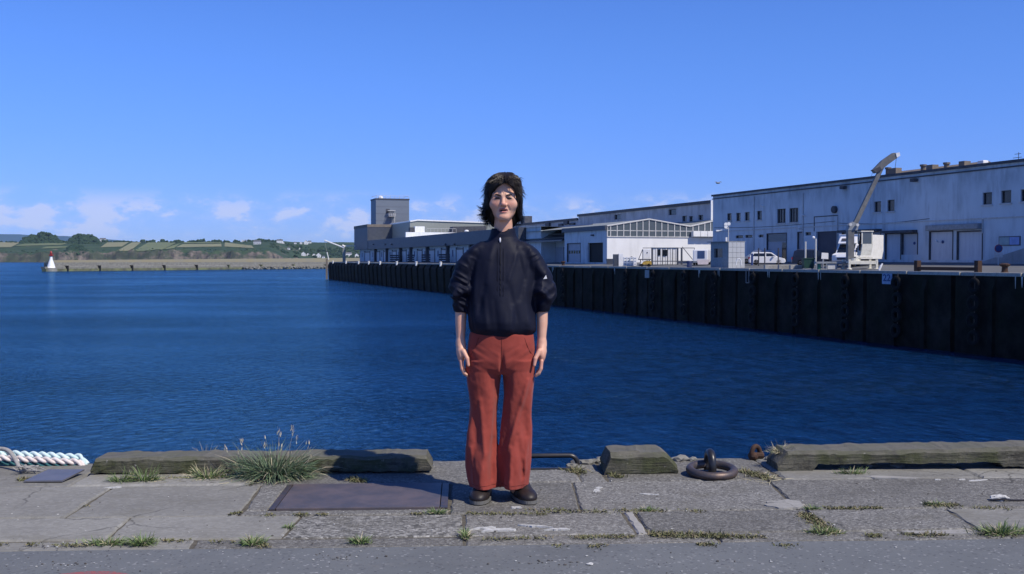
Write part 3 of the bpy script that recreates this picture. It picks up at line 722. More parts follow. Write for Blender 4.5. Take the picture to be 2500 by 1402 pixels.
# ramp in front of the right-hand doors
ra0, _ = fp(2395, 640, O1-1.6); ra1 = -30; zr0 = fp(2395, 640, O1-1.6)[1]; zr1 = fp(2500, 606, O1-1.6)[1]; tq = ft(2500, O1-1.6); zr1 = zr0+(zr1-zr0)*(ra1-ra0)/(tq-ra0)
WH.part('ramp', MB().prism([(ra0, zr0-.6), (ra1, zr0-.6), (ra1, zr1), (ra0, zr0)], 'y', O1-1.6, O1-.004), m_render('ramp_concrete', (.34, .35, .36), (.16, .17, .17)))
# roof furniture
a0, z0 = fp(2155, 421, O1+5); a1, z1 = fp(2393, 398, O1+5)
WH.part('roof_ridge', MB().prism([(O1+3, zt), (O1+9, zt), (O1+6, z1+.25)], 'x', a0, a1), ROOFT)
for px, y0, y1, w, nm in ((2168, 409, 424, .28, 'vent_pipe'), (2185, 411, 417, .65, 'vent_box'), (2254, 402, 417, .28, 'vent_pipe'), (2276, 403, 412, .5, 'vent_box'), (2311, 397, 410, .28, 'vent_pipe'), (2355, 394, 403, .42, 'vent_box')):
    tt, za = fp(px, y1+6, O1+5); _, zb_ = fp(px, y0, O1+5)
    if nm == 'vent_pipe': WH.part(nm, MB().lathe([(w, min(za, zt)), (w, zb_-.2), (w*1.35, zb_-.2), (w*1.35, zb_)], 10, (tt, O1+5, 0)), ROOFT)
    else: WH.part(nm, MB().box(tt-w, tt+w, O1+4.6, O1+5.4, min(za, zt), zb_), ROOFT)
tt, z = fp(2402, 392, O1+5); WH.part('roof_unit', MB().box(tt-.5, tt+.35, O1+4.6, O1+5.3, zt-.05, z, .12), WHITEP)
tt, z = fp(2487, 372, O1+5); an = MB().tube([(tt, O1+5, zt-.1), (tt, O1+5, z)], .03, 5)
for k, w in enumerate((.5, .7, .4)): an.tube([(tt-w, O1+5, z-.15-k*.35), (tt+w*.6, O1+5, z-.15-k*.35)], .025, 4)
WH.part('aerial', an, STEEL_DK)
for px in (2063, 2236):
    tt = ft(px, O1); WH.part('floodlight', MB().box(tt-.35, tt+.35, O1-.6, O1-.1, zt-.95, zt-.6, .06), COPING)
# ---- second long building behind the glazed hall
O2 = 28.0; b0 = ft(1270, O2); b1 = ft(1738, O2); zt2 = fp(1738, 491, O2)[1]; bs = ft(1412, O2); zt2b = zt2-.75
SB = Thing('long_depot', 'long pale flat-roofed depot behind the glazed hall', 'building', (b1, O2, 1), 'far')
w2 = [rect_o(*r, O2) for r in ((1500, 524, 1515, 536), (1632, 511, 1651, 525), (1665, 527, 1677, 541), (1682, 528, 1692, 541), (1705, 525, 1717, 538))]
mb = MB().wall('o', O2, bs, b1, 0, zt2, w2, .3); mb.rect('o', O2, b0-10, bs, 0, zt2b).rect('t', b1, O2, O2+25, 0, zt2).quad((bs, O2, zt2), (b1, O2, zt2), (b1, O2+25, zt2), (bs, O2+25, zt2)).quad((b0-10, O2, zt2b), (bs, O2, zt2b), (bs, O2+25, zt2b), (b0-10, O2+25, zt2b)).rect('t', bs, O2, O2+25, zt2b, zt2)
SB.part('wall', mb, GREY_R)
SB.part('coping', MB().box(bs-.2, b1+.15, O2-.25, O2-.003, zt2-.35, zt2+.15).box(b0-10, bs-.21, O2-.25, O2-.003, zt2b-.35, zt2b+.15), COPING)
for h in w2: win_o(SB, h, O2, .28, False)
SB.part('sunlit_corner_strip', MB().box(b1+.05, b1+.3, O2-.35, O2-.1, 5, zt2+.1), WHITEP)  # white strip added for the sunlit sliver of the end wall
tt, z = fp(1285, 533, O2+3); SB.part('roof_box', MB().box(tt-1.6, tt+1.6, O2+2, O2+4, zt2b-.1, z+.5), COPING)
for px, py in ((1340, 548), (1372, 551), (1400, 549), (1385, 543)):
    tt, z = fp(px, py, O2); SB.part('vent_box', MB().box(tt-1.2, tt+1.2, O2-.5, O2-.004, z-.5, z+.4), COPING)
# ---- glazed hall
TG = ft(1482, 8.0); o_r = fq(1742, 560, TG)[0]
GH = Thing('glazed_hall', 'market hall with white end wall below a glazed double gable', 'building', (TG, 8, .5), 'far')
zw = fq(1600, 580, TG)[1]
GH.part('end_wall', MB().box(TG-.3, TG, 8.0, o_r+3, 0, zw), WHITE_C)
GH.part('eave_band', MB().box(TG-.3, TG+.12, 7.95, o_r+3, zw+.002, zw+.16), SILL)
prof = [(1482, 552), (1585, 535.5), (1685, 553), (1742, 540), (1790, 529)]
pr = [fq(px, py, TG) for px, py in prof]
def gtop(o): return float(np.interp(o, [p[0] for p in pr], [p[1] for p in pr]))
mpx = [1483, 1491, 1507, 1523, 1539, 1555, 1570, 1585, 1601, 1616, 1631, 1647, 1661, 1676, 1692, 1706, 1721, 1735, 1750]
mo = [fq(p, 560, TG)[0] for p in mpx]; zb0 = zw+.16; zm = fq(1600, 564, TG)[1]
for a, b_ in zip(mo, mo[1:]):
    GH.part('pane', MB().quad((TG-.1, a+.05, zb0), (TG-.1, b_-.05, zb0), (TG-.1, b_-.05, zm-.05), (TG-.1, a+.05, zm-.05)), GREYGL)
    GH.part('pane', MB().quad((TG-.1, a+.05, zm+.05), (TG-.1, b_-.05, zm+.05), (TG-.1, b_-.05, gtop(b_)-.05), (TG-.1, a+.05, gtop(a)-.05)), GREYGL)
for a in mo: GH.part('mullion', MB().box(TG-.16, TG-.02, a-.07, a+.07, zb0, gtop(a)), SILL)
GH.part('glazing_bar', MB().box(TG-.18, TG-.06, mo[0], mo[-1], zm-.06, zm+.06), SILL)
for (a, b_) in zip(pr, pr[1:]):
    GH.part('gable_edge', MB().tube([(TG-.05, a[0], a[1]), (TG-.05, b_[0], b_[1])], .12, 6), SILL)
    GH.part('roof', MB().quad((TG-.06, a[0], a[1]), (TG-.06, b_[0], b_[1]), (TG-40, b_[0], b_[1]), (TG-40, a[0], a[1])), SHEDGREY)
a, b_ = fq(1555, 545, TG), fq(1616, 575, TG); GH.part('brace', MB().tube([(TG-.24, a[0], a[1]), (TG-.24, b_[0], b_[1])], .05, 5), SILL)
a, b_ = fq(1616, 545, TG), fq(1555, 575, TG); GH.part('brace', MB().tube([(TG-.24, a[0], a[1]), (TG-.24, b_[0], b_[1])], .05, 5), SILL)
oa = fq(1686, 570, TG)[0]; z1 = fq(1700, 565, TG)[1]
for k in range(4):
    w = (o_r+1-oa)/4; GH.part('balcony_panel', MB().box(TG+.05, TG+.9, oa+k*w+.04, oa+(k+1)*w-.04, zw+.17, z1, .03), WHITEP)
# its shaded side along the quay
s0 = ft(1378, 8); h1 = rect_o(1385, 595, 1417, 641, 8); h2 = rect_o(1435, 593, 1472, 641, 8); zs = fp(1480, 553, 8)[1]
GH.part('side_wall', MB().wall('o', 8, s0, TG-.3, 0, zs, [h1, h2], .3).rect('t', s0, 8, 14, 0, zs), WHITE_R)
GH.part('fascia', MB().box(s0-.3, TG+.1, 7.6, 7.995, zs-.55, zs+.15), NAVY)
GH.part('roof', MB().quad((s0, 8, zs+.02), (TG-.3, 8, zs+.02), (TG-.3, 16, zs+1.0), (s0, 16, zs+1.0)), SHEDGREY)
d = door_o(GH, h1, 8, DOORG, .2); a0, a1, z0, z1 = h1
for k in range(5): GH.part('pane', MB().box(a0+.3+k*(a1-a0-.4)/5, a0+.3+(k+.6)*(a1-a0-.4)/5, 8.16, 8.19, z0+1.5, z0+2.0), DARKGL, d)
GH.part('dark_interior', MB().box(h2[0]-1, h2[1]+1, 8.4, 12, 0, h2[3]+.3), pm('unlit_interior', (.02, .02, .022), (.015, .015, .016), 1))  # near-black colour stands for the shade inside the doorway
tt, z = fp(1449, 575, 8); GH.part('wall_lamp', MB().box(tt-.3, tt+.3, 7.6, 7.99, z-.1, z+.15), COPING)
# ---- long dark-fasciaed stores towards the quay end
OS = 8.0; e0 = ft(876, OS); e1 = ft(1316, OS); zf1 = fp(1150, 565, OS-1.2)[1]; zf0 = fp(1150, 597, OS-1.2)[1]
ST = Thing('quay_store', 'long low white store with deep navy fascia and loading bays near the quay end', 'building', (e0, OS, .5), 'far')
pil = [ft(p, OS) for p in (917, 945, 978.5, 1003.6, 1044, 1093.5, 1150, 1210, 1280)]
ST.part('wall', MB().rect('o', OS+.4, e0, e1, 0, zf1).rect('t', e1, OS+.4, OS+11, 0, zf1-.8).rect('t', e0, OS+.4, OS+14, 0, zf1).quad((e0, OS, zf1-.1), (e1, OS, zf1-.1), (e1, OS+14, zf1-.1), (e0, OS+14, zf1-.1)), WHITE_R)
ST.part('fascia', MB().box(e0-.3, ft(1280, OS), OS-1.2, OS+.38, zf0, zf1), NAVY)
for a in pil: ST.part('pilaster', MB().box(a-.45, a+.45, OS-.5, OS+.39, 0, zf0-.003), NAVY)
prv = e0
for k, a in enumerate(pil):
    x0, x1 = prv+.7, a-.7; n = 2 if x1-x0 < 16 else 3
    for j in range(n):
        q0, q1 = x0+(x1-x0)*j/n+.15, x0+(x1-x0)*(j+1)/n-.15
        ST.part('bay_door', MB().box(q0, q1, OS+.2, OS+.38, .3, zf0-.5-.5*((k+j) % 2)), DOORW if (k+j) % 2 else WHITE_R)
        if (k+j) % 2 == 0: ST.part('hatch', MB().box((q0+q1)/2-.35, (q0+q1)/2+.35, OS+.1, OS+.19, 1.9, 3.4), BLUEP)
        else: ST.part('frame', MB().box(q0-.14, q0, OS+.05, OS+.37, .3, zf0-.5).box(q1, q1+.14, OS+.05, OS+.37, .3, zf0-.5).box(q0, q1, OS+.05, OS+.195, zf0-1.0, zf0-.72), NAVY)
    prv = a
a0, z0 = fp(1280, 590, OS); a1, _ = fp(1383, 590, OS); z1 = fp(1330, 555, OS+5)[1]
rp = ST.part('sloping_roof', MB().prism([(OS-.3, z0), (OS+5.5, z1), (OS+5.5, z1-.25), (OS-.3, z0-.25)], 'x', a0, a1-1.5), SOLAR)
for k in range(4):
    u = (k+.5)/4; ST.part('roof_batten', MB().box(a0, a1-1.5, OS-.3+5.8*u-.06, OS-.3+5.8*u+.06, z0+(z1-z0)*u, z0+(z1-z0)*u+.1), ROOFT, rp)
r = rect_o(1349, 604, 1374, 641, OS+3); ST.part('recess_wall', MB().rect('o', OS+3.3, e1, a1, 0, z0), WHITE_R); ST.part('recess_door', MB().box(r[0], r[1], OS+3.1, OS+3.29, r[2], r[3]), DOORG)
# end block with lit parapet
bt = fp(890, 557, OS)[1]; a0, a1 = ft(874, OS), ft(907, OS)
ST.part('end_block', MB().box(a0, a1, OS-1.3, OS+12, zf0+.003, bt), NAVY); ST.part('block_parapet', MB().box(a0-.1, a1+.1, OS-1.4, OS+12.1, bt+.003, bt+.9), ROOFT)
for px in (912, 941, 957, 1088, 1110): tt, z = fp(px, 597, OS-1.2); ST.part('vent_box', MB().box(tt-.4, tt+.4, OS-1.5, OS-1.203, z-.2, z+.2), COPING)
# ---- ice tower
TT = -fp(918, 580, 14)[0]*-1; tw0 = fp(918, 580, 14)[0]; tw1 = ft(906, 14); o1 = fq(999, 580, tw0)[0]; zT = fq(960, 488, tw0)[1]
IT = Thing('ice_tower', 'tall windowless grey clad tower with a small balcony and ladder cage', 'tower', (tw0, 14, .6), 'far')
IT.part('cladding', MB().box(tw1, tw0, 14, o1, 0, zT), TOWER); IT.part('parapet', MB().box(tw1-.15, tw0+.15, 13.85, o1+.15, zT+.003, zT+.45), COPING)
for k in range(1, 9): IT.part('panel_joint', MB().box(tw0+.003, tw0+.03, 14, o1, zT*k/9-.04, zT*k/9+.04), TOWER_D)
def rt(x0, y0, x1, y1): a, z1 = fq(x0, y0, tw0); b_, _ = fq(x1, y0, tw0); _, z0 = fq(x0, y1, tw0); return a, b_, z0, z1
a, b_, z0, z1 = rt(942, 510, 951.5, 519); IT.part('door', MB().box(tw0+.003, tw0+.06, a, b_, z0-.3, z1), COPING)
a, b_, z0, z1 = rt(946, 520, 962, 529); bal = MB().box(tw0+.003, tw0+2.6, a, b_, z0, z0+.18)
for zz_ in (z0+.6, z0+1.1): bal.tube([(tw0, a, zz_), (tw0+2.6, a, zz_), (tw0+2.6, b_, zz_), (tw0, b_, zz_)], .07, 5)
for k in range(4): bal.tube([(tw0+2.6, a+(b_-a)*k/3, z0), (tw0+2.6, a+(b_-a)*k/3, z0+1.1)], .06, 5)
bal.box(tw0, tw0+1.6, a-.2, b_+.2, z1+.6, z1+.8); IT.part('balcony', bal, SILL)
a, b_, z0, z1 = rt(956, 530, 963, 582); lad = MB()
for y_ in (a, b_): lad.tube([(tw0+.5, y_, z0), (tw0+.5, y_, z1+1)], .08, 5)
for k in range(16): lad.tube([(tw0+.5, a, z0+(z1-z0)*k/16), (tw0+1.1, (a+b_)/2, z0+(z1-z0)*k/16), (tw0+.5, b_, z0+(z1-z0)*k/16)], .06, 4)
IT.part('ladder_cage', lad, SILL)
rl = MB(); rl.tube([(tw0, 14.2, zT+1.4), (tw0, o1-.2, zT+1.4), (tw1, o1-.2, zT+1.4), (tw1, 14.2, zT+1.4)], .05, 4, closed=True)
for k in range(8): rl.tube([(tw0, 14.2+(o1-14.4)*k/7, zT), (tw0, 14.2+(o1-14.4)*k/7, zT+1.4)], .05, 4)
IT.part('roof_rail', rl, SILL); a, z = fq(931, 485, tw0); IT.part('roof_dome', MB().ball((tw0-1, a, zT+.5), .9, 2), WHITEP)
# ---- grey-green hall behind
tv2 = ft(991, 10.5); tv = tv2-14
def gq(px, py): o, z = fq(px, py, tv); return (o, z)
HB = Thing('sheet_hall', 'low pitched grey-green sheet hall with white roof edge beside the tower', 'building', (tv, gq(1001, 580)[0], .5), 'far')
pts = [gq(1001, 600), gq(1001, 542), gq(1019, 539), gq(1240, 547), gq(1240, 600)]
HB.part('wall', MB().prism(pts, 'x', tv-30, tv), SHEDGREY)
for p, q in ((pts[1], pts[2]), (pts[2], pts[3])):
    HB.part('roof_edge', MB().prism([(p[0], p[1]-.02), (q[0], q[1]-.02), (q[0], q[1]+.38), (p[0], p[1]+.38)], 'x', tv-30.2, tv+.3), WHITEP)
a = fq(991, 580, tv2); b_ = fq(1127, 580, tv2); zt_ = fq(1050, 567.5, tv2)[1]
HB.part('parapet_wall', MB().box(tv2-1, tv2, a[0], b_[0], 1, zt_), WHITE_C)
a = fq(1015, 568, tv2); b_ = fq(1039, 553, tv2); HB.part('plant_unit', MB().box(tv2-3, tv2-1.1, a[0], b_[0], a[1]-.3, b_[1], .06), WHITEP)
a = fq(1003, 568, tv2); b_ = fq(1014, 555, tv2); HB.part('plant_unit', MB().box(tv2-3, tv2-1.2, a[0], b_[0], a[1]-.3, b_[1], .06), COPING)
a = fq(1139, 563, tv2); HB.part('roof_dome', MB().ball((tv2, a[0], a[1]-.2), .7, 2, 0, (1, 1, .6)), WHITEP)
rl = MB()
for k in range(9): o_, z_ = fq(1046+k*9, 567, tv2); rl.tube([(tv2-2, o_, z_-.4), (tv2-2, o_, z_+1)], .05, 4)
a = fq(1046, 558, tv2); b_ = fq(1118, 558, tv2); rl.tube([(tv2-2, a[0], a[1]), (tv2-2, b_[0], b_[1])], .05, 4); HB.part('roof_rail', rl, SILL)
a = fq(1100, 580, tv2); b_ = fq(1150, 553, tv2); HB.part('dark_lean_to', MB().prism([(a[0], a[1]-1), (a[0]+2, b_[1]), (b_[0]+6, b_[1]+.3), (b_[0]+6, a[1]-1)], 'x', tv2-8, tv2-4), COPING)
# ================================================================== things on the far apron
def cam_thing(name, label, cat, px, py, o, group=None, base=None):
    """a thing at the image column px standing at quay offset o; local x = image right, y = away"""
    t_, z_ = fp(px, py, o); p = FAR(t_, o, base if base is not None else apron(o)); d_ = (p-C0).dot(FWD)
    T = Thing(name, label, cat, p, 'cam', group); T.k = d_/FPX; T.px = px; T.zb = p.z; T.q = lambda x, y: ((x-px)*T.k, CAM_H+(633-y)*T.k-T.zb)
    return T
# hydraulic quay crane
BOOMP = pm('dull_boom_paint', (.17, .17, .165), (.11, .11, .11), 2, .55)
CR = cam_thing('quay_crane', 'cream hydraulic quay crane with folded knuckle boom and outrigger frame', 'crane', 2085, 655, 3.0)
q = CR.q; k = CR.k
fr = MB(); x0, z1 = q(2066, 637); x1, zb_ = q(2132, 656)
fr.box(x0, x1, -1.0, -.75, z1-.32, z1, .03).box(x0, x1, .75, 1.0, z1-.32, z1, .03)
for xx in (x0, x1):
    for yy in (-.9, .9): fr.box(xx-.1, xx+.1, yy-.1, yy+.1, .12, z1+.12, .02).lathe([(.24, 0), (.24, .08), (.1, .13)], 12, (xx, yy, 0))
fr.box(x0+.1, x1-.1, -.74, .74, z1-.2, z1-.06); CR.part('outrigger_frame', fr, CREAMP)
sl_ = MB(); a, z_ = q(2078, 632); sl_.lathe([(.55, z1-.02), (.55, z1+.22)], 18, (q(2087, 0)[0], 0, 0)); sl_.box(q(2085, 0)[0], q(2125, 0)[0], -.55, .55, z1+.24, z1+.38, .02); CR.part('slew_table', sl_, CREAMP)
cb = MB(); xa, zc0 = q(2096, 624); xb, zc1 = q(2124, 567); zmid = q(0, 596)[1]
cb.prism([(xa, zc0), (xb-.1, zc0), (xb+.05, zmid), (xa+.15, zmid)], 'y', -.6, .5); cab = CR.part('cab', cb, CREAMP)
for (xx, yy) in ((xa+.12, -.55), (xb-.02, -.55), (xa+.12, .45), (xb-.02, .45)): CR.part('cab_post', MB().box(xx-.05, xx+.05, yy-.04, yy+.04, zmid, zc1), CREAMP, cab)
CR.part('cab_roof', MB().box(xa, xb+.1, -.65, .55, zc1, zc1+.1, .02), CREAMP, cab)
CR.part('cab_glass', MB().box(xa+.15, xb, -.58, -.56, zmid+.01, zc1-.01), GREYGL, cab); CR.part('cab_glass', MB().box(xb+.0, xb+.02, -.5, .4, zmid+.01, zc1-.01), GREYGL, cab); CR.part('seat', MB().box(xa+.3, xa+.7, -.2, .25, zmid-.1, zmid+.5, .06), WHITEP, cab)
ms = MB(); m0, zm0 = q(2067, 632); m1, zm1 = q(2083, 560); ms.box(m0, m1, -.3, .3, zm0-.2, zm1, .05); mast = CR.part('mast', ms, BOOMP)
CR.part('mast_head', MB().prism([q(2066, 563), q(2090, 563), q(2094, 548), q(2078, 542), q(2068, 550)], 'y', -.34, .34), GREYP)
CR.part('hydraulic_ram', MB().tube([(q(2096, 612)[0], -.2, q(2096, 612)[1]), (q(2100, 568)[0], -.2, q(2100, 568)[1])], .1, 8), RUSTY)
bo = MB().prism([q(2078, 552), q(2088, 556), q(2156, 408), q(2148, 404)], 'y', -.19, .19); CR.part('boom', bo, BOOMP)
hd = MB().prism([q(2127, 417), q(2132, 423), q(2150, 414), q(2165, 402), q(2190, 384), q(2186, 375), q(2176, 375), q(2150, 393)], 'y', -.3, .3); CR.part('knuckle_boom', hd, BOOMP)
CR.part('boom_tip', MB().prism([q(2184, 387), q(2192, 382), q(2190, 374), q(2181, 376)], 'y', -.36, .36), WHITEP)
CR.part('end_stop', MB().prism([q(2126, 416), q(2134, 424), q(2148, 416), q(2143, 408)], 'y', -.34, .34), COPING)
CR.part('cable', MB().tube([(q(2186, 385)[0], 0, q(2186, 385)[1]), (q(2183, 412)[0], 0, q(2183, 412)[1])], .02, 4).tube([(q(2128, 422)[0], 0, q(2128, 422)[1]), (q(2124, 436)[0], 0, q(2124, 436)[1])], .015, 4), STEEL_DK)
for (xx, yy) in ((2071, 549), (2088, 550)): a, z_ = q(xx, yy); CR.part('work_lamp', MB().lathe([(.06, -.4), (.13, -.45), (.14, -.6)], 12, (a, 0, z_), 'y'), SILL)
# jetty crane at the end of the quay
JC = cam_thing('jetty_derrick', 'thin white jib crane on a grey post at the far end of the quay', 'crane', 840, 641, 3)
q = JC.q
JC.part('post', MB().box(q(837, 0)[0], q(843.5, 0)[0], -.45, .45, -.2, q(0, 607)[1]), SHEDGREY)
a, b_ = q(792.5, 587), q(841, 605.5); JC.part('jib', MB().tube([(a[0], 0, a[1]), (b_[0], 0, b_[1])], .22, 6), WHITEP)
a, b_ = q(842, 601), q(877, 601); JC.part('stay', MB().tube([(a[0], 0, a[1]), (b_[0], 0, b_[1])], .13, 5), WHITEP)
a, b_ = q(836, 599), q(842, 603); JC.part('winch', MB().tube([(a[0], 0, a[1]), (b_[0], 0, b_[1])], .35, 8), WHITEP)
a, b_, c = q(793, 588), q(798.5, 616), q(802.5, 634); JC.part('hoist_rope', MB().tube([(a[0], 0, a[1]), (b_[0], 0, b_[1])], .06, 4), SHEDGREY); JC.part('hook_block', MB().tube([(b_[0], 0, b_[1]), (c[0], 0, c[1])], .16, 6), WHITEP)
a = q(801.5, 650); JC.part('fender_post', MB().box(a[0]-.3, a[0]+.3, -3.4, -2.9, -6, q(0, 632)[1]), ROOFT)
# ---- vehicles
PAINTW = NB('white_car_paint').done((.78, .78, .78), .25, 0, .5)
PAINTD = NB('dark_blue_car_paint').done((.02, .025, .045), .25, .3, .5); PAINTS = NB('silver_car_paint').done((.35, .37, .40), .3, .6, .5)
TYREM = BLACKR; RIMM = GREYMET; LAMPM = NB('lamp_lens').done((.7, .7, .72), .15, 0, .5); REDL = NB('tail_lens').done((.35, .01, .01), .2, 0, .5)
def wheel(T, x, y, r=.31):
    w = T.part('wheel', MB().lathe([(r*.62, -.1), (r*.95, -.1), (r, -.06), (r, .06), (r*.95, .1), (r*.62, .1)], 20, (x, y, r), 'y'), TYREM)
    T.part('rim', MB().lathe([(r*.63, -.085), (r*.3, -.11), (r*.3, .11), (r*.63, .085)], 14, (x, y, r), 'y'), RIMM, w)
def car(name, label, t_, o_, th, paint, L=4.05, Wd=1.72, H=1.48, rails=False, van=False):
    T = Thing(name, label, 'car', (t_, o_, apron(o_)), 'far', 'cars parked on the apron', rot=th)
    h = L/2; lo = [(-h, .32), (-h+.02, .62), (-h+.12, .92), (-.45*L, .96), (.18*L, .94), (.30*L, .90), (h-.22, .74), (h-.03, .60), (h, .36), (h-.1, .22), (-h+.12, .22)]
    bm = bmesh.new(); secs = [(-Wd/2, .965), (-Wd/2+.06, 1.0), (Wd/2-.06, 1.0), (Wd/2, .965)]
    ring = []
    for y, s_ in secs: ring.append([bm.verts.new((p[0]*s_, y, .22+(p[1]-.22)*(.98 if s_ < 1 else 1))) for p in lo])
    for a, b_ in zip(ring, ring[1:]):
        for i in range(len(lo)): bm.faces.new((a[i], a[(i+1) % len(lo)], b_[(i+1) % len(lo)], b_[i]))
    bm.faces.new(ring[0]); bm.faces.new(list(reversed(ring[-1]))); bmesh.ops.bevel(bm, geom=[e for e in bm.edges if e.calc_face_angle(0) > .5], offset=.03, segments=2, affect='EDGES')
    body = T.part('body', MB().bm(bm), paint, smooth=False)
    g = [(-h+.10, .93), (-h+.28, H-.10), (-h+.55, H), (.02*L, H), (.12*L, H-.05), (.30*L, .90)]
    gb = MB(); top = .80; n = len(g)
    def gy(z): return Wd/2-.05-(z-.9)*.24
    V = [[(p[0], sgn*gy(p[1]), p[1]) for p in g] for sgn in (-1, 1)]
    gb.quad(*V[0]); gb.quad(*reversed(V[1]))
    for i in range(n-1): gb.quad(V[0][i], V[0][i+1], V[1][i+1], V[1][i])
    T.part('cabin', gb, paint, body)
    for sgn in (-1, 1):
        def sp(x, z): return (x, sgn*(gy(z)+.012), z)
        for (pa, pb, pc, pd) in (((-h+.42, .98), (-.06*L, .98), (-.06*L, H-.13), (-h+.60, H-.14)), ((-.03*L, .98), (.235*L, .98), (.10*L, H-.14), (-.03*L, H-.13))):
            T.part('side_window', MB().quad(sp(*pa), sp(*pb), sp(*pc), sp(*pd)), DARKGL)
        wheel(T, -.305*L, sgn*(Wd/2-.10)); wheel(T, .315*L, sgn*(Wd/2-.10))
        T.part('headlight', MB().box(h-.32, h-.10, sgn*(Wd/2-.42), sgn*(Wd/2-.10), .60, .75, .03), LAMPM); T.part('tail_light', MB().box(-h-.015, -h+.10, sgn*(Wd/2-.28), sgn*(Wd/2-.06), .65, .92, .02), REDL)
        T.part('mirror', MB().box(.15*L, .15*L+.12, sgn*(Wd/2+.02), sgn*(Wd/2+.18), .93, 1.07, .03), paint)
        if rails: T.part('roof_rail', MB().tube([(-h+.6, sgn*.55, H+.05), (.05*L, sgn*.55, H+.05)], .025, 5), GREYMET)
    def wp_(x, z, f): return (x, f*(gy(z)-.07), z)
    T.part('windscreen', MB().quad(*[(p[0]+.012, p[1], p[2]+.012) for p in (wp_(.285*L, .93, -1), wp_(.285*L, .93, 1), wp_(.13*L, H-.07, 1), wp_(.13*L, H-.07, -1))]), DARKGL)
    T.part('rear_window', MB().quad(*[(p[0]-.012, p[1], p[2]) for p in (wp_(-h+.13, .98, -1), wp_(-h+.13, .98, 1), wp_(-h+.26, H-.14, 1), wp_(-h+.26, H-.14, -1))]), DARKGL)
    return T
oc = 10.2; car('hatchback', 'white hatchback parked side-on behind the fence posts', ft(1872, oc), oc, R(62), PAINTW, 4.2)
oc = 12.6; car('estate_car', 'silver car half hidden behind the white hatchback', ft(1850, oc), oc, R(242), PAINTS, 4.5, 1.8, 1.62, True)
oc = 9.5; car('people_carrier', 'dark blue estate car with roof rails parked left of the delivery van', ft(1985, oc), oc, R(58), PAINTD, 4.5, 1.8, 1.68, True)
# delivery van
ov = 8.0; VT = Thing('delivery_van', 'white box-bodied delivery van parked behind the crane', 'van', (ft(2086, ov), ov, apron(ov)), 'far', rot=R(-59))
b = MB().prism([(1.35, .45), (3.1, .45), (3.15, .95), (2.95, 1.22), (2.2, 1.38), (1.55, 2.22), (1.35, 2.3)], 'y', -.98, .98); cabp = VT.part('cab', b, PAINTW)
VT.part('cargo_box', MB().box(-4.7, 1.3, -1.1, 1.1, .75, 3.2, .04), WHITEP); VT.part('wind_deflector', MB().prism([(1.32, 2.32), (2.0, 2.30), (1.75, 2.62), (1.34, 2.98)], 'y', -.85, .85), PAINTW)
VT.part('deflector_vent', MB().prism([(1.83, 2.55), (1.87, 2.52), (1.62, 2.80), (1.60, 2.80)], 'y', -.6, .6), COPING)
VT.part('windscreen', MB().quad((2.22, -.86, 1.42), (2.22, .86, 1.42), (1.62, .8, 2.2), (1.62, -.8, 2.2)), DARKGL, cabp)
for s_ in (-1, 1):
    VT.part('side_window', MB().quad((1.45, s_*.99, 1.42), (2.1, s_*.99, 1.42), (1.6, s_*.99, 2.1), (1.45, s_*.99, 2.1)), DARKGL, cabp)
    VT.part('headlight', MB().box(2.9, 3.13, s_*.55, s_*.92, .92, 1.12, .03), LAMPM, cabp); VT.part('mirror', MB().box(2.0, 2.12, s_*1.02, s_*1.25, 1.45, 1.85, .03), COPING, cabp)
    wheel(VT, 2.35, s_*.86, .34); wheel(VT, -2.9, s_*.86, .34)
VT.part('bumper', MB().box(2.95, 3.22, -.98, .98, .35, .62, .05), GREYP, cabp); VT.part('grille', MB().box(3.08, 3.17, -.45, .45, .68, .88), COPING, cabp); VT.part('chassis', MB().box(-4.5, 1.4, -.6, .6, .42, .74), COPING)
# small van seen from behind, left of the kiosk
ow = 7.5; RV = Thing('panel_van', 'white van with tinted rear window parked between the fence and the kiosk', 'van', (ft(1714, ow), ow, apron(ow)), 'far', rot=R(146))
bd = RV.part('body', MB().box(-2.3, 2.2, -.92, .92, .35, 1.95, .12), PAINTW); RV.part('rear_window', MB().box(-2.33, -2.30, -.55, .35, .85, 1.8, .02), pm('tinted_glass', (.05, .09, .20), (.04, .07, .16), 1, .15), bd); RV.part('bumper', MB().box(-2.42, -2.28, -.9, .9, .3, .55, .04), GREYP, bd)
for x in (-1.5, 1.4):
    for s_ in (-1, 1): wheel(RV, x, s_*.82)
# ---- kiosk
ok = 1.3; ka, kb = ft(1735, ok), ft(1778, ok); ko = fq(1818, 620, kb)[0]; kz = apron(1.3); kz1 = fp(1778, 591, ok)[1]
KI = Thing('ice_kiosk', 'square grey panelled kiosk with a dark serving hatch, lit on its right side', 'kiosk', (ka, ok, kz), 'far')
KI.part('wall', MB().wall('o', ok, ka, kb, kz-.2, kz1, [rect_o(1743, 607, 1764, 629, ok)], .25).rect('t', ka, ok, ko, kz-.2, kz1).rect('o', ko, ka, kb, kz-.2, kz1).quad((ka, ok, kz1), (kb, ok, kz1), (kb, ko, kz1), (ka, ko, kz1)), GREYP)
r = rect_o(1743, 607, 1764, 629, ok); KI.part('hatch', MB().rect('o', ok+.24, *r), DARKGL)
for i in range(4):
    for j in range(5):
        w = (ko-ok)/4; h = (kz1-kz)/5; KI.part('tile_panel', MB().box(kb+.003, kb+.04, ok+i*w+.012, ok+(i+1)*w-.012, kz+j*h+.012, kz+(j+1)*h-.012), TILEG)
KI.part('roof', MB().box(ka-.3, kb+.06, ok-.35, ko+.05, kz1+.003, kz1+.09), GREYP)
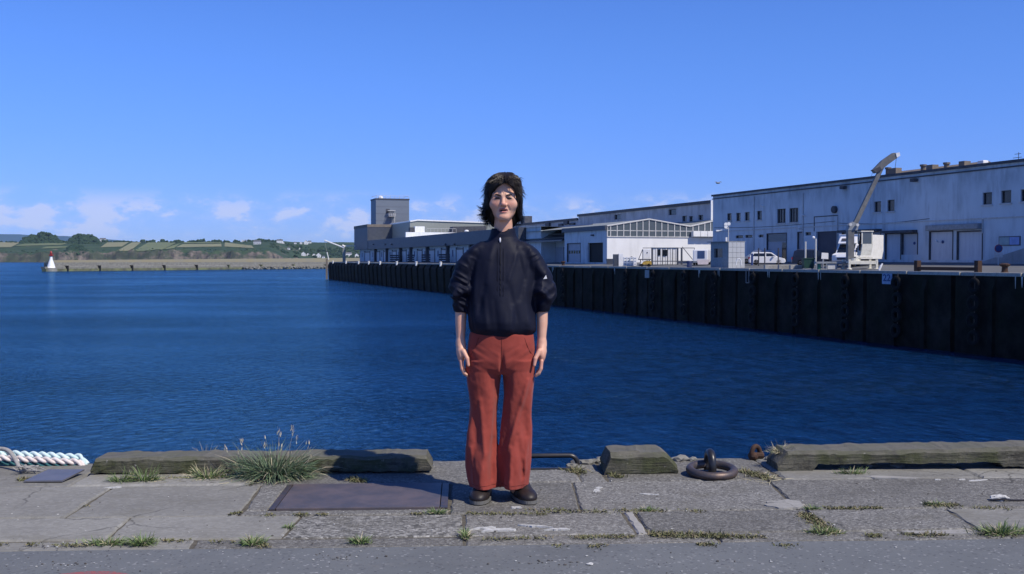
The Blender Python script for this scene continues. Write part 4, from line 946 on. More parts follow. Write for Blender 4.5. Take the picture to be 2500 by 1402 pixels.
# floodlight mast on the kiosk corner
FM_ = cam_thing('floodlight_mast', 'slim mast with white floodlights and a camera beside the kiosk', 'lamp post', 1778, 648, 3.4); q = FM_.q
FM_.part('pole', MB().tube([(0, 0, 0), (0, 0, q(0, 545)[1])], .05, 8), SILL)
for (xx, yy) in ((1771, 548), (1778, 547), (1771, 554)): a, z_ = q(xx, yy); FM_.part('floodlight', MB().lathe([(.06, .05), (.18, -.05), (.2, -.2)], 12, (a, 0, z_), 'y'), WHITEP)
a, z_ = q(1753, 564); FM_.part('camera_arm', MB().tube([(0, 0, q(0, 558)[1]), (a, 0, z_)], .04, 6).box(a-.25, a+.1, -.1, .1, z_-.05, z_+.1), WHITEP); a, z_ = q(1773, 585); FM_.part('beacon', MB().box(a-.09, a+.09, -.1, .1, z_-.3, z_+.25), WHITEP)
# hoop pipe, posts, bin, blocks
def pipe_thing(name, label, cat, pts, r, m, px, o, group=None):
    T = cam_thing(name, label, cat, px, 650, o, group); T.part('pipe', MB().tube([(T.q(x, y)[0], 0, T.q(x, y)[1]) for x, y in pts], r, 8), m); return T
pipe_thing('vent_hoop', 'white bent hoop pipe in front of the kiosk', 'pipe', [(1797, 648), (1798, 640), (1801, 633), (1806, 632), (1809, 637), (1810, 648)], .06, WHITEP, 1803, .9)
pipe_thing('standpipe', 'blue and white standpipe at the left of the hatchback', 'standpipe', [(1836, 648), (1836, 619)], .12, BLUEP, 1836, 2.5)
for i, px in enumerate((1852, 1867, 1900)):
    pipe_thing('fence_post', ('left', 'middle', 'right')[i]+' of three dark posts in front of the white hatchback', 'post', [(px, 650), (px, 606)], .07, COPING, px, 5.5, 'posts before the hatchback')
for i, px in enumerate((1966, 1991)):
    pipe_thing('gate_post', ('left', 'right')[i]+' pale grey gate post left of the delivery van', 'post', [(px, 648), (px, 583 if i else 590)], .1, SILL, px, 4.5, 'gate posts beside the van')
T = cam_thing('site_lamp', 'small white globe lamp on top of the right gate post', 'lamp', 1986, 582, 4.5, base=fp(1986, 583, 4.5)[1]); T.part('globe', MB().ball((0, 0, .1), .16, 2), WHITEP); T.part('bracket', MB().tube([(0, 0, 0), (.2, 0, -.05)], .03, 5), SILL)
T = cam_thing('white_board', 'white sheet board leaning at the front of the delivery van', 'board', 2017, 640, 4.5); q = T.q; T.part('sheet', MB().prism([q(2005, 632), q(2022, 633), q(2022, 618), q(2006, 617)], 'y', -.03, .03), WHITEP); T.part('prop', MB().box(q(2008, 0)[0], q(2011, 0)[0], -.1, .1, -.2, q(0, 632)[1]), GREYP)
T = cam_thing('wheeled_bin', 'dark green lidded bin at the quay edge left of the crane', 'bin', 1973, 657, 1.2); q = T.q
T.part('tub', MB().prism([(q(1961, 0)[0], .12), (q(1984, 0)[0], .12), (q(1986, 0)[0], 1.0), (q(1959, 0)[0], 1.0)], 'y', -.4, .4), GREENB); T.part('lid', MB().box(q(1958, 0)[0], q(1987, 0)[0], -.45, .45, 1.0, 1.1, .03), GREENB)
for xx in (1964, 1981): T.part('castor', MB().lathe([(.1, -.05), (.1, .05)], 10, (q(xx, 0)[0], -.3, .1), 'y'), SILL)
T = cam_thing('work_bench', 'low grey steel bench rack beside the crane outriggers', 'bench', 2030, 657, 1.5); q = T.q
T.part('top', MB().box(q(1990, 0)[0], q(2064, 0)[0], -.4, .4, q(0, 641)[1]-.1, q(0, 639)[1]), GREYP)
for xx in (1991, 2015, 2040, 2063): T.part('leg', MB().box(q(xx, 0)[0]-.04, q(xx, 0)[0]+.04, -.38, -.3, 0, q(0, 641)[1]-.1), GREYP)
T.part('crate', MB().box(q(2018, 0)[0], q(2042, 0)[0], -.3, .3, .05, .5, .02), SILL); T.part('green_drum', MB().lathe([(.18, .02), (.2, .3), (.18, .6)], 12, (q(1999, 0)[0], 0, 0)), pm('teal_plastic', (.03, .16, .13), (.02, .12, .1), 3, .5))
for i, (xa, xb) in enumerate(((1866, 1898), (1900, 1926), (1928, 1958))):
    T = cam_thing('concrete_block', ('left', 'middle', 'right')[i]+' pale concrete block on the quay edge below the hatchback', 'block', (xa+xb)/2, 657, .9, 'concrete blocks on the far edge'); q = T.q
    T.part('block', MB().box(q(xa, 0)[0], q(xb, 0)[0], -.3, .3, 0, .42, .04), PALEC)
T = cam_thing('red_white_cone', 'small white hydrant fitting right of the crane base', 'fitting', 2146, 657, 1.5); q = T.q; T.part('fitting', MB().tube([(0, 0, 0), (.15, 0, .35), (.3, 0, .6)], [.1, .1, .06], 8), WHITEP)
T.e.name = 'hydrant_fitting'
# brown guard rail and bollards on the right
GRL = Thing('guard_rail', 'low brown steel guard rail with two square posts on the quay edge', 'guard rail', (ft(2238, .6), .6, .25), 'far')
g0, g1 = ft(2240, .6), ft(2388, .6); zr = fp(2388, 638, .6)[1]
for a in (g0, g1): GRL.part('post', MB().box(a-.2, a+.2, .4, .8, .2, zr+.05, .03), RUSTY)
GRL.part('beam', MB().box(g0+.2, g1-.2, .45, .75, .36, .62, .03), RUSTY)
for i, (px, lab) in enumerate(((2453, 'rusty mooring bollard with slanted head on the quay edge at far right'), (1375, 'rusty brown mooring bollard on the far quay left of the dark doorway'))):
    T = cam_thing('mooring_bollard', lab, 'bollard', px, 662, .8, 'bollards on the far quay'); T.part('shaft', MB().lathe([(.3, 0), (.22, .1), (.2, .45)], 14), RUSTY); T.part('head', MB().lathe([(.24, .45), (.36, .52), (.38, .62), (.2, .7)], 14), RUSTY)
# no-entry style round sign
T = cam_thing('parking_sign', 'round dark blue sign on a pole above a small white plate, far right', 'sign', 2437, 640, 13); q = T.q
T.part('pole', MB().tube([(0, 0, 0), (0, 0, q(0, 600)[1])], .04, 6), SILL); T.part('disc', MB().lathe([(.30, -.03), (.30, .0)], 20, (0, -.06, q(0, 607)[1]), 'y'), BLUEP); T.part('rim', MB().lathe([(.36, -.02), (.36, .0)], 20, (0, -.04, q(0, 607)[1]), 'y'), RED); T.part('plate', MB().box(-.36, .36, -.07, -.05, q(0, 629)[1], q(0, 617)[1]), SILL)
# cabins, crates, fence, yellow machine left of kiosk
oc = 6.5; SCB = cam_thing('site_cabin', 'white corrugated site cabin with dark windows behind the fence', 'cabin', 1615, 640, oc); q = SCB.q
x0, x1 = q(1594, 0)[0], q(1655, 0)[0]; zc = q(0, 606)[1]
for i in range(10):
    w = (x1-x0)/10; SCB.part('wall_panel', MB().box(x0+i*w+.02, x0+(i+1)*w-.02, -.04*(i % 2), 1.8, .1, zc), WHITEP)
SCB.part('roof', MB().box(x0-.05, x1+.05, -.1, 1.9, zc+.003, zc+.1), SILL)
for a, b_, y0, y1 in ((1606, 1612, 609, 624), (1617.5, 1628.5, 610, 625)): SCB.part('window', MB().box(q(a, 0)[0], q(b_, 0)[0], -.09, -.045, q(0, y1)[1], q(0, y0)[1]), DARKGL)
T = cam_thing('plain_cabinet', 'plain pale grey cabinet at the left end of the fence', 'cabinet', 1579, 640, 6.3); q = T.q; T.part('body', MB().box(q(1570, 0)[0], q(1588, 0)[0], 0, .8, .05, q(0, 609)[1], .03), WHITEP); T.part('handle', MB().box(-.02, .15, -.05, -.003, q(0, 618)[1], q(0, 616)[1]), COPING)
FE = cam_thing('yard_fence', 'dark steel yard fence with braced posts in front of the white cabin', 'fence', 1600, 645, 4.8); q = FE.q
for a in (1569, 1592, 1605, 1617, 1629.5, 1642, 1654, 1664, 1695): FE.part('post', MB().box(q(a, 0)[0]-(.12 if a in (1592, 1664, 1654) else .035), q(a, 0)[0]+(.12 if a in (1592, 1664, 1654) else .035), -.05, .05, 0, q(0, 605 if a != 1569 else 609)[1]), NAVY)
FE.part('rail', MB().box(q(1569, 0)[0], q(1695, 0)[0], -.03, .03, q(0, 606.5)[1], q(0, 605)[1]).box(q(1592, 0)[0], q(1695, 0)[0], -.03, .03, q(0, 639)[1], q(0, 637)[1]), NAVY)
for a, b_ in (((1569, 609), (1558, 634)), ((1666, 603), (1690, 634))): A, B = q(*a), q(*b_); FE.part('brace', MB().tube([(A[0], .1, A[1]), (B[0], -.3, B[1])], .05, 5), NAVY)
T = cam_thing('lit_crate', 'narrow white cabinet with its shaded side painted blue left of the stacked fish boxes', 'cabinet', 1509, 650, 1.6); q = T.q
T.part('front', MB().box(q(1510, 0)[0], q(1521, 0)[0], -.2, .8, 0, q(0, 620)[1], .02), WHITEP); T.part('shade_painted_side', MB().box(q(1497.5, 0)[0], q(1509.5, 0)[0], -.1, .8, 0, q(0, 621)[1], .02), NAVY)  # navy box paints the shade on the cabinet's side
T = cam_thing('low_skip', 'low dark blue skip against the hall wall', 'skip', 1488, 645, 6.5); q = T.q; T.part('tub', MB().prism([(q(1482, 0)[0], .05), (q(1496, 0)[0], .05), (q(1497, 0)[0], q(0, 632)[1]), (q(1481, 0)[0], q(0, 632)[1])], 'y', -.3, .8), NAVY)
fb = None
for i in range(4):
    for j in range(3):
        T = cam_thing('fish_box', 'pale fish box in the stack by the yellow machine, '+('bottom', 'middle', 'top')[j]+' row, '+('leftmost', 'second from left', 'second from right', 'rightmost')[i], 'fish box', 1526+i*8, 650, 1.6, 'stacked fish boxes')
        w = 7.6*T.k/2; z0 = .12+j*.38; hh = .35
        T.part('tub', MB().prism([(-w*.9, z0), (w*.9, z0), (w, z0+hh), (-w, z0+hh)], 'y', -.3, .4), WHITEP); T.part('handle', MB().box(-w*.45, w*.45, -.33, -.302, z0+.18, z0+.24), NAVY)
T = cam_thing('pallet', 'grey pallet under the stacked fish boxes', 'pallet', 1538, 652, 1.6); q = T.q; T.part('deck', MB().box(q(1521, 0)[0], q(1556, 0)[0], -.45, .55, .04, .115), GREYP); T.part('tarpaulin', MB().prism([q(1539, 630), q(1553, 634), q(1553, 632), q(1541, 626)], 'y', -.2, .3), NAVY)
T = cam_thing('yellow_machine', 'low dirty yellow and black machine on the quay edge left of the fence', 'machine', 1574, 651, 1.4); q = T.q
T.part('chassis', MB().box(q(1560, 0)[0], q(1589, 0)[0], -.4, .5, .08, .35, .04), COPING); T.part('hood', MB().prism([q(1566, 646), q(1590, 646), q(1589, 638), q(1580, 636), q(1568, 640)], 'y', -.42, .3), YELL); T.part('canopy', MB().box(q(1559, 0)[0], q(1588, 0)[0], -.5, .5, q(0, 635)[1], q(0, 632.5)[1]), COPING)
for xx in (1563, 1585): T.part('post', MB().box(q(xx, 0)[0]-.05, q(xx, 0)[0]+.05, -.4, -.3, .3, q(0, 635)[1]), COPING)
for xx in (1566, 1583): T.part('wheel', MB().lathe([(.2, -.08), (.2, .08)], 14, (q(xx, 0)[0], -.42, .2), 'y'), BLACKR)
T.part('white_flap', MB().prism([q(1562, 643), q(1568, 637), q(1570, 639), q(1565, 645)], 'y', -.46, -.43), WHITEP)
T = cam_thing('blue_drum', 'blue plastic drum at the quay edge left of the van', 'drum', 1683, 654, 1.2); T.part('drum', MB().lathe([(.28, 0), (.3, .1), (.28, .4), (.3, .7), (.26, .8)], 16), pm('blue_drum_plastic', (.05, .07, .16), (.04, .05, .12), 3, .5))
T = cam_thing('pink_board', 'pale pink board lying against the quay edge below the white van', 'board', 1715, 650, 2.2); q = T.q; T.part('board', MB().prism([q(1701, 634), q(1733, 634), q(1728, 646), q(1704, 646)], 'y', -.03, .05), pm('pink_board_paint', (.60, .54, .58), (.5, .45, .48), 3, .7))
for i, (px, lab) in enumerate(((1003, 'small'), (1040, 'narrow'), (1085, 'broad'), (965, 'tiny'))):
    T = cam_thing('pallet_stack', lab+' dark heap of pallets against the store pilasters', 'pallets', px, 642, 6.2, 'heaps before the store')
    for j in range(4): T.part('pallet', MB().box(-.9-.2*i, .9+.2*i, -.5, .5, j*.55, j*.55+.4), COPING)
# gull in flight
gp = D(1753, 447, 90); GU = Thing('gull', 'small gull flying above the corner of the warehouse', 'bird', gp, 'cam')
GU.part('body', MB().ball((0, 0, 0), .1, 2, 0, (2.0, .9, .8)), GREYP)
for s_ in (-1, 1): GU.part('wing', MB().prism([(0, 0), (s_*.18, .13), (s_*.32, .05), (s_*.17, .08)], 'y', -.06, .06), GREYP)

# ================================================================== near quay
EDGE = 6.56; NOTCH_Y = 6.26
xn0, xn1 = G(1236, 1140).x, G(1402, 1140).x
mb = MB()
for a, b_, y1 in ((-14, xn0, EDGE-.02), (xn0, xn1, NOTCH_Y), (xn1, 14, EDGE-.02)): mb.box(a, b_, -6, y1, WATER_Z-2, -.0095)
deck = tag(mesh_obj('quay_deck', mb.v, mb.f, SOIL), kind='structure')
am = MB()
for i in range(56):
    a, b_ = -14+i*.5, -13.5+i*.5
    def ey(x): return 4.585+.018*noise.noise(Vector((x*2.1, 0, 0)))+.012*noise.noise(Vector((x*9, 3, 0)))
    am.quad((a, -6, -.001), (b_, -6, -.001), (b_, ey(b_), -.001), (a, ey(a), -.001)); am.quad((a, ey(a), -.001), (b_, ey(b_), -.001), (b_, ey(b_)+.012, -.02), (a, ey(a)+.012, -.02))
tag(mesh_obj('asphalt_road', am.v, am.f, ASPH), kind='structure')
def slab(name, pts, m, zt=0.0, jit=.006, step=.05, inset=.009, parent=None):
    loop = []
    for (a, b_) in zip(pts, pts[1:]+pts[:1]):
        a, b_ = Vector((*a, 0)), Vector((*b_, 0)); L = (b_-a).length; n = max(1, int(L/step)); nrm = Vector((-(b_-a).y, (b_-a).x, 0)).normalized()
        for i in range(n):
            p = a.lerp(b_, i/n); j = jit*(noise.noise(p*7+Vector((0, 0, 5)))*1.3+noise.noise(p*31)*.8)
            loop.append(p+nrm*(j if i else 0))
    c = sum(loop, Vector((0, 0, 0)))/len(loop); n = len(loop)
    mb = MB(); ins = []
    for i in range(n):
        d = (loop[(i+1) % n]-loop[i-1]).normalized(); nr = Vector((-d.y, d.x, 0)); ins.append(loop[i]+nr*inset*(1+.8*noise.noise(loop[i]*19)))
    mb.v = [(p.x, p.y, -.05) for p in loop]+[(p.x, p.y, zt-.009) for p in loop]+[(p.x, p.y, zt) for p in ins]
    for r in (0, 1):
        for i in range(n): mb.f.append((r*n+i, r*n+(i+1) % n, (r+1)*n+(i+1) % n, (r+1)*n+i)); mb.m.append(0)
    mb.f.append(tuple(2*n+i for i in range(n))); mb.m.append(0)
    o = mesh_obj(name, mb.v, mb.f, m); o.parent = parent or deck; return o
def rowx(px, py): return G(px, py).x
gp_ = .0045
def row(y0, y1, cuts, mats, z=0.0, skip=None):
    # cuts: list of (x at y0, x at y1)
    for (a, b_), m in zip(zip(cuts, cuts[1:]), mats):
        slab('slab', [(a[0]+gp_, y0+gp_), (b_[0]-gp_, y0+gp_), (b_[1]-gp_, y1-gp_), (a[1]+gp_, y1-gp_)], m, z+random.uniform(-.004, .003))
def cut(px0, py0, px1, py1): return (G(px0, py0).x, G(px1, py1).x)
# gutter strip beside the asphalt
row(4.60, 4.755, [(-8, -8), cut(480, 1322, 482, 1312), cut(1135, 1322, 1135, 1312), cut(1760, 1322, 1755, 1312), (8, 8)], [CONC_S, CONC_A, CONC_A, CONC_A], -.004)
# second row
mp0 = cut(1560, 1308, 1525, 1258); mp1 = cut(1590, 1308, 1555, 1258)
row(4.76, 5.175, [(-8, -8), cut(-260, 1308, -210, 1258), cut(270, 1308, 325, 1258), cut(690, 1308, 735, 1258), cut(1132, 1308, 1133, 1258), mp0, mp1, cut(2040, 1308, 1985, 1258), cut(2420, 1308, 2340, 1258), (8, 8)], [CONC_S, CONC_S, CONC_S, CONC_P, CONC_A, MORTAR, CONC_A, CONC_A, CONC_S])
# first row, around the steel plate
pl = [G(660, 1245), G(1080, 1245), G(1080, 1182), G(716, 1182)]
px0_, px1_ = min(pl[0].x, pl[3].x), pl[1].x; py0_, py1_ = pl[0].y, pl[2].y
px0_ = pl[0].x
c1, c2 = cut(170, 1255, 285, 1182), cut(583, 1255, 640, 1182)
row(5.182, 5.885, [(-8, -8), cut(-500, 1255, -330, 1182), c1, c2], [CONC_S, CONC_S, CONC_S])
slab('slab', [(c2[0]+gp_, 5.19), (px1_+.03, 5.19), (px1_+.03, py0_-.01), (px0_-.03, py0_-.01), (c2[0]+gp_+.01, py0_-.01)], CONC_A, -.002)
slab('slab', [(c2[0]+gp_+.012, py0_-.004), (px0_-.012, py0_-.004), (px0_-.012, 5.878), (c2[1]+gp_, 5.878)], CONC_A, -.001)
slab('slab', [(px0_-.005, py1_+.014), (px1_+.03, py1_+.014), (px1_+.03, 5.878), (px0_-.005, 5.878)], CONC_S, -.002, .003)
c3 = (px1_+.036, px1_+.036); c4 = cut(1965, 1255, 1893, 1186)
row(5.182, 5.885, [c3, cut(1420, 1255, 1400, 1182), c4, cut(2700, 1255, 2600, 1182), (8, 8)], [CONC_A, CONC_A, CONC_A, CONC_A])
# edge strip
def edge_piece(a, b_, y1, m, z=0.0): slab('edge_slab', [(a+gp_, 5.892), (b_-gp_, 5.892), (b_-gp_, y1), (a+gp_, y1)], m, z, .012, .04, .016)
es = [-8, G(-300, 1150).x, G(232, 1150).x, G(640, 1150).x, xn0]
for a, b_, m in zip(es, es[1:], (CONC_S, CONC_S, CONC_S, CONC_A)): edge_piece(a, b_, EDGE, m, random.uniform(-.006, .004))
edge_piece(xn0, xn1, NOTCH_Y-.02, CONC_A)
es = [xn1, G(1470, 1150).x, G(1885, 1150).x, G(2360, 1150).x, 8]
for a, b_, m in zip(es, es[1:], (CONC_A, CONC_A, CONC_S, CONC_S)): edge_piece(a, b_, EDGE, m, random.uniform(-.004, .006))
tag(single('notch_angle', 'dark rusty steel angle along the ladder notch in the quay edge', 'steel edge', MB().box(xn0, xn1-.02, NOTCH_Y-.018, NOTCH_Y+.006, -.09, .006, .003), STEEL_BLK, ((xn0+xn1)/2, NOTCH_Y, -.03)))
# pale mortar smears and gull droppings lying on the slabs
def patch(name, px, py, w, d, m, seed, z=.0045, rot=0, n=26, rag=.45):
    c = G(px, py); mb = MB(); pts = []
    for i in range(n):
        a = 2*math.pi*i/n; r = 1+rag*noise.noise(Vector((math.cos(a)*1.7, math.sin(a)*1.7, seed)))+rag*.6*noise.noise(Vector((math.cos(a)*5, math.sin(a)*5, seed+9)))
        x, y = math.cos(a)*w*r, math.sin(a)*d*r; pts.append((c.x+x*math.cos(rot)-y*math.sin(rot), c.y+x*math.sin(rot)+y*math.cos(rot), z))
    b0 = [(p[0]+(p[0]-c.x)*.02, p[1]+(p[1]-c.y)*.02, -.004) for p in pts]
    mb.v = pts+b0; mb.f = [tuple(range(n))]+[(i, n+i, n+(i+1) % n, (i+1) % n) for i in range(n)]; mb.m = [0]*(n+1)
    o = mesh_obj(name, mb.v, mb.f, m); o.parent = deck
DROP = pm('dried_guano', (.50, .50, .48), (.34, .34, .32), 40, .9, contrast=(.4, .6))
patch('mortar_smear', 1918, 1233, .10, .085, MORTAR, 1, .006, .3); patch('mortar_smear', 2180, 1167, .15, .03, MORTAR, 2, .005, -.2); patch('mortar_smear', 2320, 1300, .22, .03, MORTAR, 3)
for i, (px, py, w, d) in enumerate(((1222, 1294, .075, .022), (1180, 1290, .05, .012), (1455, 1199, .018, .03), (1462, 1192, .02, .012), (1585, 1208, .04, .010), (2385, 1174, .05, .012), (2350, 1172, .02, .01), (1260, 1240, .028, .016), (2290, 1172, .02, .012), (1305, 1285, .06, .012), (274, 1191, .04, .008), (1360, 1293, .05, .012))):
    patch('dropping', px, py, w, d, DROP, 20+i, .0042, random.uniform(-.4, .6), rag=.75)
# red paint ring on the asphalt
rm = MB(); cx, cy = G(240, 1390).x, 4.265-.255; n = 64
for i in range(n):
    a0, a1 = 2*math.pi*i/n, 2*math.pi*(i+1)/n; Rr = [(.255+.006*noise.noise(Vector((math.cos(a)*9, math.sin(a)*9, 0))), .195+.008*noise.noise(Vector((math.cos(a)*9, math.sin(a)*9, 4)))) for a in (a0, a1)]
    rm.quad(*[(cx+r*math.cos(a), cy+r*math.sin(a), .003) for r, a in ((Rr[0][1], a0), (Rr[0][0], a0), (Rr[1][0], a1), (Rr[1][1], a1))])
b = NB('worn_red_paint'); rp_ = b.mix(b.ramp(b.noise(60, 5, .7), (.42, 0.0), (.62, 1.0)), (.27, .075, .075), (.16, .11, .115)); REDP = b.done(rp_, .8, 0, .3)
o = mesh_obj('painted_ring', rm.v, rm.f, REDP); tag(o, 'worn red painted ring on the asphalt at the bottom left', 'road marking')
# ---- steel cover plate
PT = Thing('cover_plate', 'large flat worn purple-grey steel cover plate set in the pavement left of the person', 'cover plate', ((px0_+px1_)/2, (py0_+py1_)/2, 0))
PT.part('frame_bar', MB().box(px0_-.008, px0_+.022, py0_-.004, py1_+.012, -.04, .004), STEEL_DK); PT.part('frame_bar', MB().box(px1_-.01, px1_+.025, py0_-.004, py1_+.012, -.04, .004), STEEL_DK)
PT.part('plate', MB().box(px0_+.027, px1_-.015, py0_, py1_+.008, -.03, .007, .003), RUST_PL)
# ---- timbers
def timber(name, label, x0, x1, y0, y1, z0, z1, ch=.018, slope=(0, 0), slot=None, ends=(0, 0), top=None):
    """hewn baulk; ends: chamfer run of the top at each end"""
    bm = bmesh.new(); n = max(4, int((x1-x0)/.03)); prof = [(y0+.004, z0), (y0, z0+.02), (y0, z1-ch), (y0+ch, z1), (y1-ch*.8, z1), (y1, z1-ch), (y1, z0)]
    rings = []
    for i in range(n+1):
        u = i/n; x = x0+(x1-x0)*u; rg = []
        for j, (y, z) in enumerate(prof):
            e0 = max(0, 1-(x-x0)/max(ends[0], 1e-4)) if ends[0] else 0; e1 = max(0, 1-(x1-x)/max(ends[1], 1e-4)) if ends[1] else 0
            drop = (e0+e1)*.6*(z1-z0) if z > z0+.03 else 0
            jx = Vector((x*9, y*14, z*14)); j_ = .008*noise.noise(jx)+.006*noise.noise(jx*3.1)-.012*max(0, noise.noise(Vector((x*5, y*40, z*40+3)))-.25)
            zz_ = z+slope[0]*u-drop
            if slot and slot[0] < x < slot[1] and z < z0+.021: zz_ = z0+.042
            rg.append(bm.verts.new((x+ (.012*noise.noise(Vector((y*30, z*30, u)))) if i in (0, n) else x, y+j_+slope[1]*u, max(zz_+j_, .001))))
        rings.append(rg)
    m = len(prof)
    for a, b_ in zip(rings, rings[1:]):
        for j in range(m): bm.faces.new((a[j], b_[j], b_[(j+1) % m], a[(j+1) % m]))
    bm.faces.new(list(reversed(rings[0]))); bm.faces.new(rings[-1]); bmesh.ops.recalc_face_normals(bm, faces=bm.faces)
    mb = MB().bm(bm); c = ((x0+x1)/2, (y0+y1)/2, 0)
    return single(name, label, 'timber', mb, TIMB, c, group='edge timbers of the near quay')
f0 = G(640, 1158).y
timber('edge_timber', 'long weathered grey timber beam on the quay edge left of the person', G(226, 1158).x, G(1053, 1158).x, f0, f0+.235, .012, .100, .016, (0, 0), None, (.012, .012))
f1 = G(1566, 1157).y
timber('edge_timber', 'short mossy timber block with sloping ends right of the person', G(1478, 1157).x, G(1657, 1157).x, f1, f1+.26, .0, .125, .03, (0, 0), None, (.015, .075))
f2 = G(2200, 1149).y
timber('edge_timber', 'long weathered timber beam with a slot beneath at the right of the quay edge', G(1897, 1150).x, 5.2, f2, f2+.25, .0, .115, .02, (.03, .0), (G(1995, 1150).x, G(2450, 1150).x), (.06, 0))
# ---- mooring ring and shackles
rc = G(1738, 1160); MR = Thing('mooring_ring', 'heavy dark iron mooring ring lying flat, held by a staple', 'mooring ring', (rc.x, rc.y, 0))
rp = []
for i in range(40):
    a = 2*math.pi*i/40; rp.append((rc.x+.124*math.cos(a), rc.y+.124*math.sin(a), .028+.012*math.sin(a)))
MR.part('ring', MB().tube(rp, [.0245+.0015*noise.noise(Vector(p)*30) for p in rp], 12, closed=True), STEEL_DK, smooth=True)
sp_ = [(rc.x+.002, rc.y+.055+.062*math.cos(a), .045+.075*math.sin(a)) for a in np.linspace(-.5, math.pi+.55, 18)]
MR.part('staple', MB().tube(sp_, .0235, 12), STEEL_BLK, smooth=True)
sc_ = G(1845, 1121); SH = Thing('rusty_shackle', 'small rusty brown shackle standing at the quay edge right of the mooring ring', 'shackle', (sc_.x, sc_.y, 0))
SH.part('bow', MB().tube([(sc_.x+.03*math.cos(a), sc_.y+.015*math.cos(a), .03+.05*math.sin(a)) for a in np.linspace(-.6, math.pi+.6, 16)], .015, 10), RUSTY, smooth=True)
SH.part('pin', MB().lathe([(.016, -.045), (.02, -.04), (.02, .04), (.016, .05)], 10, (sc_.x, sc_.y, .022), 'x'), RUSTY); SH.part('lug', MB().ball((sc_.x-.015, sc_.y-.012, .02), .026, 2, .3, fr=4), RUSTY); SH.part('lug', MB().ball((sc_.x+.035, sc_.y+.01, .03), .02, 2, .3, fr=4), RUSTY)
# ---- ladder with hoop top in the notch
ly = NOTCH_Y+.10; lx1 = G(1411, 1120).x*((ly)/G(1411, 1120).y); lx1 = D(1411, 1120, ly).x; lx0 = lx1-.47; zt_ = CAM_H-(1116-633)/FPX*ly
LD = Thing('quay_ladder', 'steel ladder hooped over the quay edge behind the person', 'ladder', (lx1, ly, 0))
hoop = [(lx0, ly, WATER_Z), (lx0, ly, zt_-.06)]+[(lx0+.05*(1-math.cos(a)), ly, zt_-.05+.05*math.sin(a)) for a in np.linspace(.3, math.pi/2, 6)]+[(lx1-.05*(1-math.sin(a)), ly, zt_-.05+.05*math.cos(a)) for a in np.linspace(0, math.pi/2-.1, 6)]+[(lx1, ly, zt_-.07), (lx1, ly, WATER_Z)]
LD.part('rail', MB().tube(hoop, .0145, 10), STEEL_BLK, smooth=True)
for k in range(18): LD.part('rung', MB().tube([(lx0, ly, -.35-k*.3), (lx1, ly, -.35-k*.3)], .012, 8), STEEL_BLK)
# ---- plaited mooring rope at the left
RC = [pm('cyan_rope_fibre', (.40, .58, .58), (.64, .74, .73), 40, .7, bump=.6, bscale=120, bdist=.002), pm('pink_rope_fibre', (.58, .49, .45), (.72, .67, .63), 40, .7, bump=.6, bscale=120, bdist=.002), pm('teal_rope_fibre', (.025, .10, .11), (.05, .17, .17), 40, .7, bump=.6, bscale=120, bdist=.002)]
ry = 6.50; ra, rb = D(-160, 1110, ry), D(226, 1133, ry)
RO = Thing('mooring_rope', 'thick plaited cyan, pink and teal mooring rope along the quay edge at far left', 'rope', (rb.x, rb.y, 0))
def axis(u):
    x = ra.x+(rb.x-ra.x)*u; z = .062-.040*max(0, (u-.35)/.65)**1.6
    if u > .96: z -= (u-.96)*1.2
    return Vector((x, ry+.10*max(0, u-.8), z))
for (mi, dy, dz, ph) in ((0, .010, .017, 0), (1, -.017, -.008, 1.2), (2, -.008, -.034, 2.1)):
    for st in (0, math.pi):
        path = []
        for i in range(150):
            u = i/149; p = axis(u); a = u*58+ph+st; path.append(p+Vector((0, dy+.0105*math.cos(a)+.003*noise.noise(p*14), dz+.0105*math.sin(a)+.004*noise.noise(p*9))))
        RO.part('strand', MB().tube(path, .0108, 8), RC[mi], smooth=True)
hp = [D(-40, 1102, 6.3), D(0, 1096, 6.28), D(22, 1102, 6.25), D(36, 1120, 6.22), D(48, 1142, 6.18), D(58, 1152, 6.15)]
hp[-1].z = .012
def spline(P, n=8):
    P = [Vector(p) for p in P]; out = []
    for i in range(len(P)-1):
        p0, p1, p2, p3 = P[max(i-1, 0)], P[i], P[i+1], P[min(i+2, len(P)-1)]
        for k in range(n):
            t_ = k/n; out.append(.5*((2*p1)+(p2-p0)*t_+(2*p0-5*p1+4*p2-p3)*t_*t_+(3*p1-p0-3*p2+p3)*t_**3))
    return out+[P[-1]]
HOSE = pm('weathered_grey_rope', (.33, .32, .30), (.24, .23, .21), 50, .85, bump=.7, bscale=150, bdist=.003)
HL = Thing('grey_rope_loop', 'stiff grey weathered rope loop with frayed end over the plaited rope', 'rope', (hp[-1].x, hp[-1].y, 0))
HL.part('loop', MB().tube(spline(hp), .0125, 10), HOSE, smooth=True)
fy = MB()
for k in range(16):
    a = hp[-1]+Vector((random.uniform(-.03, .02), random.uniform(-.03, .03), .012)); fy.tube(spline([a, a+Vector((random.uniform(-.02, .06), random.uniform(-.05, .05), random.uniform(0, .03))), a+Vector((random.uniform(-.02, .14), random.uniform(-.07, .05), -.005))], 4), .003, 5)
HL.part('frayed_strands', fy, HOSE)
# ---- loose dark steel sheet
q4 = [G(58, 1174, .012), G(152, 1173, .014), G(206, 1146, .03), G(118, 1146, .03)]
mb = MB(); mb.v = [tuple(p) for p in q4]+[(p.x, p.y, p.z-.008) for p in q4]; mb.f = [(0, 1, 2, 3), (7, 6, 5, 4), (0, 4, 5, 1), (1, 5, 6, 2), (2, 6, 7, 3), (3, 7, 4, 0)]; mb.m = [0]*6
cq = sum(q4, Vector())/4
single('steel_sheet', 'thin dark steel sheet propped on the pavement near the rope', 'steel sheet', mb, GREYMET, tuple(cq))
